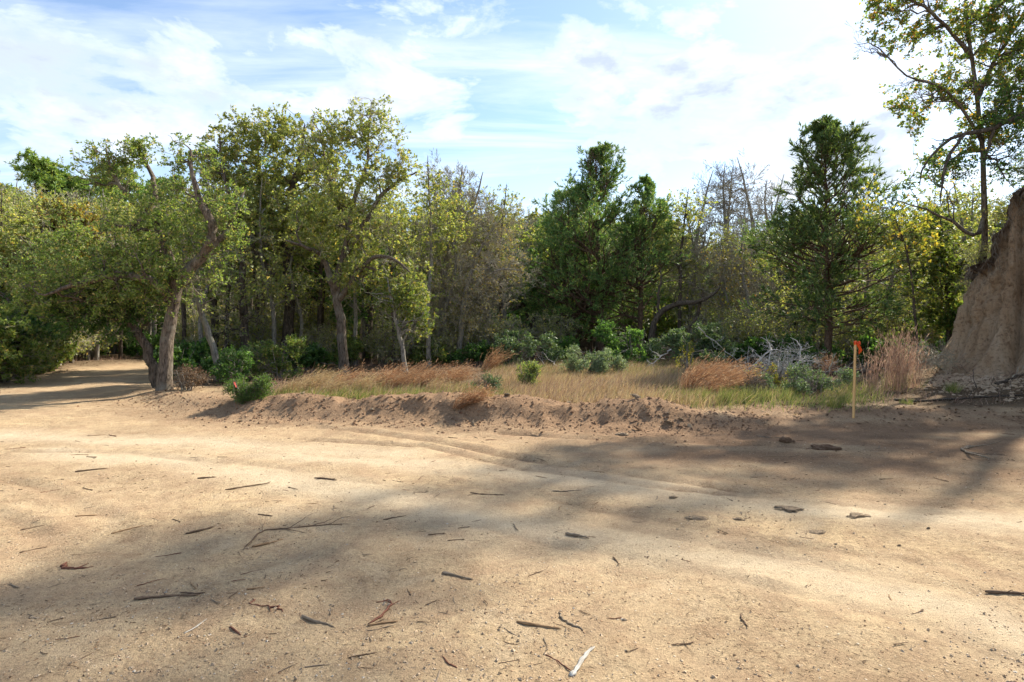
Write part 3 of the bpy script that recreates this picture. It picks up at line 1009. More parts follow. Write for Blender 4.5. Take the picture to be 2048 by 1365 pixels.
def make_bank():
    rng = np.random.default_rng(5)
    base = np.array(BANK, float)
    P, _ = resample(np.c_[base, np.zeros(len(base))], np.zeros(len(base)), 40)
    # denser sampling where the camera sees the bank
    seg = np.linalg.norm(np.diff(P, axis=0), axis=1)
    s = np.concatenate([[0], np.cumsum(seg)])
    near = np.exp(-((P[:, 0] - 10.8) ** 2 + (P[:, 1] - 13.2) ** 2) / 16.0)
    dens = 0.15 + near
    cd = np.concatenate([[0], np.cumsum((dens[1:] + dens[:-1]) / 2 * seg)])
    NU = 420
    su = np.interp(np.linspace(0, cd[-1], NU), cd, s)
    X0 = np.interp(su, s, P[:, 0]); Y0 = np.interp(su, s, P[:, 1])
    T = norm(np.stack([np.gradient(X0), np.gradient(Y0)], 1))
    k = np.ones(9) / 9
    Nrm = np.stack([-T[:, 1], T[:, 0]], 1)            # inward (left of travel)
    for a in (0, 1):
        Nrm[:, a] = np.convolve(np.pad(Nrm[:, a], 4, mode='edge'), k, 'valid')
    Nrm = norm(Nrm)
    DIR = norm(np.array([[0.93, 0.36]]))
    H = 2.75 + 1.5 * sstep(13.5, 12.3, Y0) + 0.9 * sstep(15, 24, Y0) + 0.3 * (fbm(su * 0.8, su * 0, 3, 4) - .5)
    H = np.where(Y0 < 10, 4.3, H)
    prof = [(-1.8, -0.35), (-1.2, 0.16), (-0.7, 0.42), (-0.38, 0.72), (-0.18, 1.05), (-0.04, 1.35)]
    vv = np.linspace(0, 1, 60)
    rows = []
    for o_, z_ in prof:
        rows.append((o_, z_, None))
    for f in np.linspace(0.02, 1, 62):
        rows.append((0.02 + 0.34 * f ** 1.2, None, f))
    for o_, dz in ((0.42, 0.06), (0.6, 0.12), (0.9, 0.2), (1.5, 0.35), (2.6, 0.55), (5, 0.8), (10, 1.1), (20, 1.6), (45, 2.2)):
        rows.append((o_, dz, 'top'))
    NV = len(rows)
    V = np.zeros((NV, NU, 3)); lit = np.zeros((NV, NU))
    flute = fbm(su * 1.9, su * 0 + 3, 4, 33)
    gul = np.clip(1 - np.abs(2 * fbm(su * 1.5, su * 0 + 8, 3, 36) - 1) * 3.2, 0, 1)
    for r, (o_, z_, f) in enumerate(rows):
        if f is None:
            z = np.full(NU, z_); face = sstep(-0.5, 1.0, z_) * np.ones(NU)
            off = np.full(NU, o_)
        elif f == 'top':
            z = H + z_; face = np.exp(-o_ * 0.8) * np.ones(NU); off = np.full(NU, o_ - 0.06)
        else:
            z = 1.4 + (H - 1.4) * f; face = np.ones(NU)
            off = np.full(NU, o_) - 0.22 * math.exp(-((f - 0.99) / 0.07) ** 2) + 0.06 * math.exp(-((f - 0.88) / 0.05) ** 2)
        n_s = fbm(su * 1.9, z * 0.5, 4, 44) - 0.5
        n_f = fbm(su * 6, z * 4.0, 5, 47, 0.65) - 0.5
        n_h = (1 - np.abs(2 * fbm(su * 2.6, z * 1.4, 3, 49) - 1)) - 0.6
        off = off + face * (0.6 * (flute - 0.5) + 0.55 * gul * (1 - 0.4 * sstep(0.2, 1.2, z)) + 0.34 * n_s + 0.26 * n_f + 0.18 * n_h) + 0.1 * n_f * (1 - face)
        nn = Nrm if f != 'top' or o_ < 0.7 else None
        if nn is None:
            # plateau: carried inland along one direction from the brink
            V[r, :, :2] = V[r0, :, :2] + DIR * (o_ - rows[r0][0])
        else:
            V[r, :, 0] = X0 + Nrm[:, 0] * off
            V[r, :, 1] = Y0 + Nrm[:, 1] * off
            r0 = r
        V[r, :, 2] = z + (0.12 * n_s if f == 'top' else 0.0) + (0.10 * n_f if f is None else 0)
        if f == 'top':
            lit[r] = 1
        elif f is not None:
            lit[r] = sstep(0.86, 0.96, f + 0.25 * (fbm(su * 3, z * 2, 3, 52) - 0.5))
    idx = np.arange(NU * NV).reshape(NV, NU)
    q = np.stack([idx[:-1, :-1], idx[:-1, 1:], idx[1:, 1:], idx[1:, :-1]], -1).reshape(-1, 4)
    me = mesh_from('clay_bank', V.reshape(-1, 3), q[:, ::-1], BANK_M, None, True, dict(litter=lit.ravel()))
    o = obj('clay_bank', me)
    tag(o, 'tall eroded clay bank with a steep fluted face and dark overhanging rim', None, None, 'structure')
    return V


BV = make_bank()
BRINK = BV[67]                                   # the row along the rim


def bank_z(x, y):
    d = (BV[67:, :, 0] - x) ** 2 + (BV[67:, :, 1] - y) ** 2
    i = np.unravel_index(d.argmin(), d.shape)
    return float(BV[67:][i][2])


# ------------------------------------------------------------------ trees one can tell apart
def foot(px, dist):
    return seat(px, dist)


def feature_trees():
    # big spreading oak at the bend of the road
    d = 12.6
    b = foot(330, d)
    tp = px_path
    broad_tree('oak_tree', 'gnarled spreading oak with thick rough trunk where the road bends into the woods', 'tree', b,
               [([b + [0, 0, -0.1]] + tp(d, [(333, 700), (343, 620), (352, 560), (330, 480), (300, 437), (255, 392), (225, 345), (215, 305)], [0, 0, 0, 0, .1, .1, 0, 0]), [.145, .13, .12, .115, .08, .065, .05, .035, .02]),
                (tp(d, [(350, 570), (385, 535), (412, 500), (425, 455), (400, 405), (385, 350), (380, 300)], [0, -.1, -.2, -.3, -.3, -.3, -.2]), [.13, .11, .10, .09, .065, .045, .02]),
                (tp(d, [(345, 600), (300, 560), (230, 555), (150, 570), (90, 590)], [0, -.3, -.6, -.8, -1]), [.10, .085, .065, .045, .02]),
                (tp(d, [(412, 500), (450, 470), (470, 420), (490, 380)], [-.2, 0, .2, .4]), [.08, .06, .04, .02]),
                (tp(d, [(300, 437), (310, 380), (290, 320), (265, 290)], [.1, .3, .5, .5]), [.07, .05, .035, .02])],
               px_env(d, [(215, 335, 80, 55, .9), (275, 300, 45, 35), (385, 325, 62, 62, .8), (320, 440, 120, 75), (225, 560, 130, 85, 1.3), (330, 540, 110, 80, 1.3), (100, 570, 110, 75, 1.1),
                          (450, 440, 60, 80), (120, 470, 70, 50, .7)], 0.85),
               BARK_OAK, TWIG_BROWN, LEAF_OAK, (10, 130, 1500), 5, 6, (0.058, 0.034), 0.07, 11, up=0.1, shell=0.5)
    # low hanging dark-leaved tree leaning over the road beside it
    d = 13.2
    b = foot(318, d)
    broad_tree('leaning_tree', 'blackish leaning tree crossing behind the thick oak trunk with dark drooping leaves', 'tree', b,
               [([b + [0, 0, -0.1]] + tp(d, [(300, 715), (264, 645), (240, 590), (205, 540)]), [.11, .10, .09, .06, .03])],
               px_env(d, [(215, 590, 110, 60), (150, 620, 90, 50), (290, 620, 60, 35, .6), (230, 650, 70, 35, .6)], 0.8),
               BARK_DARK, TWIG_BROWN, LEAF_DEEP, (5, 60, 500), 5, 6, (0.06, 0.034), 0.05, 12, up=-0.05, leaf_drop=0.3)
    # slim leaning trunk
    d = 14.6
    b = foot(440, d)
    broad_tree('leaning_tree', 'slim pale-barked tree with a red-brown tinge leaning towards the spreading oak', 'tree', b,
               [([b + [0, 0, -0.1]] + tp(d, [(425, 690), (405, 640), (392, 590), (365, 560), (350, 500)]), [.085, .075, .07, .06, .045, .02]),
                (tp(d, [(405, 640), (395, 570), (400, 520)]), [.05, .04, .02])],
               px_env(d, [(370, 500, 60, 60), (420, 520, 60, 60), (450, 560, 50, 40, .5)], 0.9),
               BARK_GREY, TWIG_GREY, LEAF_OAK, (4, 40, 220), 4, 3, (0.06, 0.034), 0.05, 13)
    # dense oak, dark straight trunk
    d = 19.5
    b = foot(572, d)
    broad_tree('oak_tree', 'tall leafy oak with a straight dark trunk, shoulder to shoulder with the crooked oak', 'tree', b,
               [([b + [0, 0, -0.1]] + tp(d, [(577, 640), (579, 560), (574, 470), (582, 390), (600, 310), (610, 250)]), [.19, .17, .15, .13, .10, .06, .02]),
                (tp(d, [(576, 590), (545, 545), (500, 490), (465, 420), (445, 330), (440, 270)], [0, -.4, -.8, -1, -1.2, -1.3]), [.10, .09, .075, .06, .04, .02]),
                (tp(d, [(578, 520), (545, 430), (520, 340), (515, 250)], [0, .2, .4, .6]), [.09, .07, .045, .02])],
               px_env(d, [(480, 280, 62, 55), (560, 270, 80, 58), (500, 360, 105, 80, 1.2), (610, 340, 75, 85), (470, 450, 90, 70), (560, 450, 100, 80), (430, 330, 40, 60)], 0.9),
               BARK_DARK, TWIG_BROWN, LEAF_OLIVE, (12, 140, 1500), 5, 6, (0.076, 0.044), 0.05, 14, shell=0.5)
    # crooked post oak in front
    d = 17.0
    b = foot(690, d)
    broad_tree('oak_tree', 'crooked open-crowned oak with grey-brown forked trunk behind the leaning grass', 'tree', b,
               [([b + [0, 0, -0.1]] + tp(d, [(684, 670), (676, 620), (670, 580), (676, 540), (692, 500), (697, 450), (710, 392), (733, 330), (738, 257), (742, 205)]), [.145, .13, .12, .115, .105, .09, .075, .06, .045, .025, .012]),
                (tp(d, [(671, 590), (655, 540), (640, 508), (608, 494), (570, 480)], [0, -.2, -.4, -.7, -1]), [.11, .085, .065, .045, .02]),
                (tp(d, [(678, 600), (715, 545), (750, 515), (790, 520), (820, 545)], [0, -.2, -.5, -.9, -1.1]), [.09, .075, .055, .04, .02]),
                (tp(d, [(693, 505), (735, 440), (760, 395), (800, 360), (835, 345)], [0, 0, .1, .2, .3]), [.085, .07, .055, .04, .015]),
                (tp(d, [(697, 450), (668, 390), (650, 320), (640, 260)], [0, .2, .4, .6]), [.08, .06, .04, .02])],
               px_env(d, [(735, 260, 75, 68), (650, 280, 60, 55), (780, 340, 60, 55), (690, 370, 90, 70), (700, 460, 100, 65), (770, 450, 60, 55), (800, 535, 60, 48), (835, 590, 32, 40, .7), (620, 440, 55, 65), (715, 540, 70, 50)], 0.9),
               BARK_OAK, TWIG_GREY, LEAF_OLIVE, (12, 130, 1300), 5, 5, (0.07, 0.042), 0.065, 15, shell=0.42)
    # hanging yellow-green sapling beside it
    d = 16.4
    b = foot(812, d)
    broad_tree('dead_tree', 'grey dead trunk leaning among yellow-green sapling leaves beside the crooked oak', 'tree', b,
               [([b + [0, 0, -0.1]] + tp(d, [(804, 690), (792, 640), (782, 600), (775, 560)]), [.065, .06, .05, .04, .015])],
               px_env(d, [(820, 590, 50, 50), (840, 640, 40, 40), (770, 590, 50, 40)], 0.8),
               BARK_GREY, TWIG_GREY, LEAF_FRESH, (0, 30, 190), 4, 4, (0.07, 0.042), 0.05, 16)
    # leafless trees, fine upswept crowns
    d = 21.5
    b = foot(884, d)
    broad_tree('bare_tree', 'tall leafless tree with dark trunk and a fan of fine pale upswept twigs', 'tree', b,
               [([b + [0, 0, -0.1]] + tp(d, [(886, 650), (888, 570), (893, 500), (905, 430), (920, 370), (925, 330)]), [.20, .18, .15, .11, .075, .045, .012]),
                (tp(d, [(888, 560), (870, 490), (872, 420), (865, 350)], [0, -.3, -.5, -.5]), [.09, .07, .045, .012]),
                (tp(d, [(892, 510), (930, 450), (955, 390), (965, 345)], [0, .3, .4, .5]), [.09, .065, .04, .012])],
               px_env(d, [(915, 385, 62, 58), (950, 420, 50, 55), (870, 370, 40, 60, .7), (900, 470, 80, 60), (930, 540, 100, 70, .8), (860, 560, 60, 70, .7)], 0.9),
               BARK_GREY, TWIG_GREY, LEAF_OLIVE, (8, 120, 700), 6, 0, (0.06, 0.03), 0.03, 17, up=0.55, fine=3, twr=0.005, r2=0.013)
    d = 20.2
    b = foot(918, d)
    broad_tree('bare_tree', 'slim pale leafless tree with arching lichen-yellow twigs beside the fan-crowned one', 'tree', b,
               [([b + [0, 0, -0.1]] + tp(d, [(922, 640), (935, 570), (955, 510), (985, 460), (1020, 420)]), [.10, .09, .075, .055, .035, .012]),
                (tp(d, [(930, 600), (965, 560), (1000, 540), (1040, 540)], [0, -.3, -.6, -.8]), [.06, .05, .03, .01])],
               px_env(d, [(985, 460, 55, 55), (1000, 530, 60, 55), (960, 580, 70, 60), (1030, 440, 28, 40, .5), (930, 640, 70, 50, .8)], 0.9),
               BARK_GREY, TWIG_GREY, LEAF_GOLD, (5, 80, 480), 6, 1, (0.05, 0.022), 0.05, 18, up=0.2, fine=2, twr=0.0045, r2=0.015)
    # dark trunks standing just inside the wood edge
    for i, (px, d, lean, top, lab) in enumerate((
            (735, 20.5, 6, 430, 'straight blackish trunk with a thin crown standing close behind the crooked oak'),
            (492, 18.0, -8, 470, 'short rough brown trunk under dead pale branches between the two oak crowns'),
            (617, 23.0, 4, 400, 'narrow dark tree a step deeper in the wood than the straight-trunked oak'),
            (840, 23.5, -6, 430, 'narrow blackish tree in the wood behind the grey leaning dead trunk'),
            (522, 21.5, 5, 330, 'leafy tree filling the gap between the spreading oak and the straight dark oak'),
            (430, 19.0, -5, 390, 'leafy tree close behind the slim leaning tree'),
            (640, 21.0, 5, 380, 'leafy tree filling the gap between the straight dark oak and the crooked oak'))):
        b = foot(px, d)
        broad_tree('woodland_tree', lab, 'tree', b,
                   [([b + [0, 0, -0.1]] + tp(d, [(px + lean * .4, 640), (px + lean, 560), (px + lean * .5, 480), (px + lean * 2, top)]), [.13, .12, .10, .075, .02])],
                   px_env(d, [(px, top + 40, 60, 55), (px + 20, top + 110, 70, 50), (px - 20, top + 170, 65, 55, .9)], 0.9),
                   BARK_DARK, TWIG_GREY, LEAF_OLIVE if i % 2 else LEAF_DEEP, (6, 50, 360), 4, 5 if i != 1 else 1, (0.09, 0.052), 0.06, 30 + i)
    # cedars
    d = 25.5
    b = foot(1203, d)
    conifer('cedar_tree', 'tallest dense green cedar with a pointed spire in the middle of the clearing edge', b, at(1188, 288, d)[2] - b[2] - .3,
            [(0, 2.6), (.22, 3.3), (.4, 3.3), (.55, 2.6), (.7, 1.8), (.85, 1.05), (1, .25)], BARK_RED, NEEDLE, 21, 135, .15, 8, lean=(-0.25, 0), r=0.15, per=13, spray=(.12, .030), ang=(82, 22))
    d = 26.5
    b = foot(1150, d)
    conifer('cedar_tree', 'broad bushy cedar pressed against the flank of the tallest cedar', b, at(1130, 372, d)[2] - b[2] - .5,
            [(0, 2.0), (.25, 2.6), (.45, 2.6), (.65, 2.1), (.85, 1.5), (1, .4)], BARK_RED, NEEDLE, 22, 115, .10, 8, lean=(-0.3, 0), r=0.13, per=12, spray=(.12, .030), ang=(82, 22))
    d = 25.0
    b = foot(1276, d)
    conifer('cedar_tree', 'ragged open-topped cedar between the tallest cedar and the black arched limb', b, at(1290, 350, d)[2] - b[2] - .3,
            [(0, 1.6), (.25, 2.7), (.45, 2.7), (.62, 1.8), (.8, 1.0), (1, .25)], BARK_RED, NEEDLE, 23, 105, .17, 8, lean=(0.3, 0), r=0.12, per=12, spray=(.12, .030), ang=(82, 22))
    d = 18.5
    b = foot(1656, d)
    conifer('cedar_tree', 'tall dark open cedar standing alone behind the survey stake', b, at(1648, 226, d)[2] - b[2] - .45,
            [(0, 1.5), (.2, 2.1), (.35, 2.3), (.5, 2.2), (.68, 1.7), (.85, .85), (1, .1)], BARK_RED, NEEDLE_DARK, 24, 150, .16, 8, lean=(-0.1, 0), r=0.12, per=13, spray=(.115, .030), ang=(92, 24))
    # bare trees to the side of the cedars
    for i, (px, d, top, lab) in enumerate((
            (1440, 27.0, 316, 'leafless grey tree with a rounded net of fine branches beyond the arched limb'),
            (1524, 29.0, 350, 'leafless tree with darker trunk between the round-headed bare tree and the lone cedar'),
            (1470, 24.0, 470, 'low bare sapling with a few yellow leaves in front of the round-headed bare tree'))):
        b = foot(px, d)
        lf = 1 if i == 2 else 0
        broad_tree('bare_tree', lab, 'tree', b,
                   [([b + [0, 0, -0.1]] + tp(d, [(px + 3, 600), (px + 8, 520), (px + 12, 450), (px + 6, top + 60), (px + 10, top + 8)] if i < 2 else [(px - 4, 640), (px - 20, 580), (px - 22, 530), (px - 30, 490)]),
                     [.14, .12, .10, .07, .04, .01] if i < 2 else [.06, .05, .04, .03, .01])],
                   px_env(d, [(px + 5, top + 62, 58, 62), (px - 25, top + 120, 45, 50, .6), (px + 40, top + 120, 40, 55, .6), (px + 10, top + 210, 60, 60, .7)] if i < 2 else
                          [(px - 20, 530, 55, 50), (px - 10, 590, 60, 50)], 0.9),
                   BARK_GREY if i != 1 else BARK_DARK, TWIG_GREY if i != 0 else TWIG_BROWN, LEAF_GOLD, (9, 65, 300) if i < 2 else (5, 35, 130), 5, lf, (0.08, 0.045), 0.045, 40 + i, up=0.4, fine=2, twr=0.005, r2=0.016)
    # black arched dead limb
    d = 23.0
    b = foot(1305, d)
    P = tp(d, [(1300, 690), (1312, 640), (1335, 614), (1370, 606), (1400, 604), (1424, 590), (1440, 575)], [0, 0, -.1, -.2, -.2, -.1, 0])
    broad_tree('dead_tree', 'black arching dead limb low over the bluish-green shrubs', 'tree', b,
               [([b + [0, 0, -0.1]] + P, [.12, .12, .11, .10, .09, .075, .05, .02]), (tp(d, [(1400, 604), (1395, 630), (1378, 660), (1366, 690)]), [.06, .055, .045, .02]),
                (tp(d, [(1318, 630), (1316, 590), (1322, 560), (1318, 530)]), [.06, .05, .035, .01])],
               px_env(d, [(1410, 590, 40, 30), (1350, 580, 50, 35)], 0.8), BARK_DARK, TWIG_BROWN, None, (0, 22, 90), 4, 0, wob=0.07, seed=45)
    # trees on the bank
    d = 13.6
    b = np.array([at(1985, 500, d)[0], d + 0.35, 0]); b[2] = bank_z(b[0], b[1]) - 0.05
    broad_tree('oak_tree', 'open tree with yellowing leaves rooted on the rim of the clay bank', 'tree', b,
               [([b + [0, 0, -0.1]] + tp(d, [(1972, 440), (1968, 360), (1966, 280), (1955, 200), (1940, 110), (1935, 20), (1925, -90), (1935, -220), (1955, -380)]), [.07, .06, .052, .047, .043, .038, .033, .027, .018, .007]),
                (tp(d, [(1972, 430), (1950, 470), (1900, 440), (1850, 420), (1790, 400)], [0, -.2, -.3, -.4, -.4]), [.05, .045, .03, .02, .008]),
                (tp(d, [(1966, 290), (1920, 210), (1870, 170), (1810, 150), (1750, 90), (1715, 90)], [0, -.3, -.5, -.7, -.8, -.8]), [.036, .03, .024, .018, .012, .005]),
                (tp(d, [(1955, 200), (1990, 120), (2040, 40), (2080, -60)], [0, .3, .5, .6]), [.05, .04, .03, .01]),
                (tp(d, [(1945, 120), (1880, 40), (1820, 0), (1760, -20), (1700, 0)], [0, -.3, -.6, -.8, -.9]), [.045, .036, .026, .018, .006])],
               px_env(d, [(1870, 60, 90, 55, 1.0), (1770, 15, 70, 40, .9), (1755, 85, 50, 35, .8), (1985, 60, 80, 75, 1.2), (1950, 160, 85, 60), (1850, 185, 75, 48), (1830, 240, 55, 30, .6), (1980, 260, 70, 60), (1900, -80, 150, 80, .6), (2050, 150, 70, 100), (1890, 330, 75, 45, .5), (2080, -60, 110, 100, .5), (1900, -230, 140, 80, .5), (2060, -220, 140, 90, .4), (1960, -360, 150, 80, .45), (1850, -330, 90, 60, .5), (2000, -470, 150, 70, .55), (1890, -430, 90, 60, .6)], 0.8),
               BARK_OAK, TWIG_BROWN, LEAF_MIX, (12, 170, 1700), 5, 5, (0.07, 0.048), 0.055, 51, shell=0.55)
    # thick leaning tree just outside, its drooping limb crosses into view
    b = np.array([12.9, 13.4, 0]); b[2] = bank_z(b[0], b[1]) - 0.05
    d = 13.0
    broad_tree('oak_tree', 'dark heavy tree on the bank with a long drooping half-bare limb', 'tree', b,
               [([b + [0, 0, -0.1], b + [-.05, -.1, 1.5], b + [.1, -.2, 3.2], b + [0.3, -.3, 5.0], b + [.2, -.3, 6.6]], [.20, .17, .15, .11, .03]),
                ([b + [0, -.1, 1.2]] + tp(d, [(2040, 235), (1985, 258), (1930, 268), (1885, 290), (1850, 330), (1838, 370)]), [.075, .065, .05, .04, .03, .018, .006]),
                (tp(d, [(1930, 268), (1900, 310), (1885, 360), (1880, 410)], [0, -.2, -.3, -.3]), [.035, .028, .02, .006]),
                ([b + [0, 0, 2.2], b + [-1.0, -.6, 3.0], b + [-1.9, -1.0, 3.3]], [.08, .06, .02])],
               px_env(d, [(1890, 330, 60, 55, .6), (1960, 330, 60, 40, .5), (2040, 230, 70, 80, 2.4), (2020, 330, 50, 50, 1.8), (2100, 100, 90, 110, .9), (2060, 0, 80, 80, .8), (2180, 0, 120, 150, .5), (2080, 380, 50, 40)], 0.8),
               BARK_DARK, TWIG_BROWN, LEAF_DEEP, (10, 120, 700), 5, 3, (0.06, 0.038), 0.06, 52, up=-0.1, fine=0)
    # yellow-leaved sapling below the rim
    d = 15.6
    b = foot(1838, d)
    broad_tree('sapling', 'thin sapling with bright yellow leaves between the lone cedar and the clay bank', 'tree', b,
               [([b + [0, 0, -0.1]] + tp(d, [(1832, 660), (1825, 580), (1815, 500), (1790, 440), (1775, 400)]), [.035, .032, .028, .022, .015, .005])],
               px_env(d, [(1770, 440, 75, 45), (1820, 490, 60, 60), (1735, 395, 45, 40, .6), (1850, 430, 60, 40, .6), (1830, 590, 40, 50, .4)], 0.9),
               BARK_DARK, TWIG_BROWN, LEAF_YELLOW, (4, 45, 170), 4, 2, (0.075, 0.05), 0.05, 53)
    d = 17.0
    b = foot(1898, d)
    broad_tree('woodland_tree', 'leafy fresh green tree filling the gap beside the clay bank', 'tree', b,
               [([b + [0, 0, -0.1]] + tp(d, [(1900, 640), (1895, 560), (1890, 500), (1880, 430)]), [.08, .075, .06, .045, .01])],
               px_env(d, [(1890, 500, 65, 55), (1880, 570, 75, 60), (1900, 630, 60, 50), (1860, 450, 50, 40)], 0.9),
               BARK_DARK, TWIG_BROWN, LEAF_FRESH, (6, 60, 420), 4, 6, (0.08, 0.05), 0.05, 54)
    # far left
    d = 21.0
    b = foot(70, d)
    broad_tree('oak_tree', 'oak turning orange-gold beyond the left verge of the bending road'.replace('left verge', 'outer verge'), 'tree', b,
               [([b + [0, 0, -0.1]] + tp(d, [(75, 640), (85, 570), (95, 500), (110, 430)]), [.17, .15, .12, .08, .02]), (tp(d, [(80, 600), (40, 540), (20, 480)]), [.08, .06, .02])],
               px_env(d, [(115, 445, 80, 42, 1.2), (60, 480, 70, 55), (150, 500, 60, 55)], 0.9),
               BARK_OAK, TWIG_BROWN, LEAF_GOLD, (8, 80, 600), 5, 6, (0.10, 0.06), 0.05, 55)
    d = 16.5
    b = foot(30, d)
    broad_tree('oak_tree', 'leafy yellow-green tree arching over the outer verge of the bending road', 'tree', b,
               [([b + [0, 0, -0.1]] + tp(d, [(38, 690), (45, 620), (50, 560), (70, 500), (90, 450)]), [.10, .09, .08, .07, .05, .015]),
                (tp(d, [(45, 620), (10, 560), (-40, 520)]), [.06, .05, .02])],
               px_env(d, [(40, 510, 90, 75), (90, 580, 100, 65), (-30, 560, 70, 100), (30, 630, 70, 45, .6), (140, 630, 60, 45, .6)], 0.9),
               BARK_OAK, TWIG_GREY, LEAF_OLIVE, (8, 90, 700), 5, 6, (0.085, 0.052), 0.06, 56)
    d = 15.5
    b = foot(-10, d)
    broad_tree('oak_tree', 'dark low tree at the outer verge of the road with blackish forked trunk', 'tree', b,
               [([b + [0, 0, -0.1]] + tp(d, [(28, 720), (38, 690), (40, 640), (10, 590)]), [.09, .075, .07, .06, .02])],
               px_env(d, [(10, 640, 60, 50), (60, 650, 60, 45), (-60, 620, 60, 70)], 0.9),
               BARK_DARK, TWIG_BROWN, LEAF_DEEP, (6, 45, 330), 4, 5, (0.07, 0.04), 0.06, 57)
    # thin trunks lining the road on the outer side
    for i, (px, d) in enumerate(((62, 17.5), (145, 21.5), (152, 23.0), (176, 22.5), (186, 24.5), (118, 20.0), (205, 26.0), (248, 27.5), (232, 29.0))):
        b = foot(px, d)
        rr = np.random.default_rng(900 + i)
        lx = rr.normal() * 10
        broad_tree('young_tree', 'thin pale young trunk in the row along the outer side of the bending road', 'tree', b,
                   [([b + [0, 0, -0.1]] + tp(d, [(px + lx * .4, 690), (px + lx, 630), (px + lx * 1.4, 570), (px + lx * 2, 520)]), [.055, .05, .04, .03, .008])],
                   px_env(d, [(px + lx, 580, 45, 50), (px + lx, 520, 50, 45)], 0.9), BARK_GREY, TWIG_GREY, LEAF_OLIVE if i % 2 else LEAF_OAK,
                   (4, 22, 100), 4, 4, (0.09, 0.055), 0.06, 910 + i, group='young trees along the outer side of the road')


feature_trees()


# ------------------------------------------------------------------ pines far behind
def pine(name, label, base, H, seed, group=None):
    rng = np.random.default_rng(seed)
    r = H * 0.012 + 0.05
    env = []
    for k in range(16):
        t = 0.56 + 0.42 * k / 15
        a = rng.random() * 6.28
        ro = H * 0.16 * (1.05 - 0.75 * (t - 0.58) / 0.42) * (0.5 + 0.6 * rng.random())
        env.append((np.array(base) + [math.cos(a) * ro, math.sin(a) * ro, H * t], np.array([H * .10, H * .10, H * .05]), 1))
    base = np.array(base, float)
    return broad_tree(name, label, 'tree', base, [([base + [0, 0, -0.1], base + [.1, 0, H * .4], base + [0, .1, H * .75], base + [0.1, 0, H * .98]], [r, r * .85, r * .5, .02])],
                      env, BARK_RED, TWIG_BROWN, NEEDLE_PINE, (18, 90, 700), 4, 9, (0.26, 0.07), 0.05, seed, group, up=0.2, twl=0.5)


def pines():
    spots = ((82, 46, 318, 61, 'bright green rounded pine showing above the orange-gold oak'), (230, 44, 340, 62, 'bright green pine showing through the spreading oak crown'),
             (330, 48, 355, 0, 'pine behind the forked top of the spreading oak'), (6, 50, 372, 0, 'darker pine just beside the bright rounded pine'),
             (150, 47, 352, 0, 'pine between the rounded pine and the spreading oak crown'), (640, 42, 400, 0, 'pine standing deep in the wood behind the crooked oak'))
    made = []
    for i, (px, d, top, sd_, lab) in enumerate(spots):
        b = foot(px, d)
        H = at(px, top, d)[2] - b[2]
        if sd_:
            made.append((pine('pine_tree', lab, b, H, sd_), H))
        else:
            src, h0 = made[i % 2]
            copy_tree(src, b, 1.3 * i, H / h0, lab)
    return made


PINES = pines()


# ------------------------------------------------------------------ woodland behind: a few kinds, copied
def local_env(rows):
    return [(np.array(c, float), np.array(r, float), w) for c, r, w in rows]


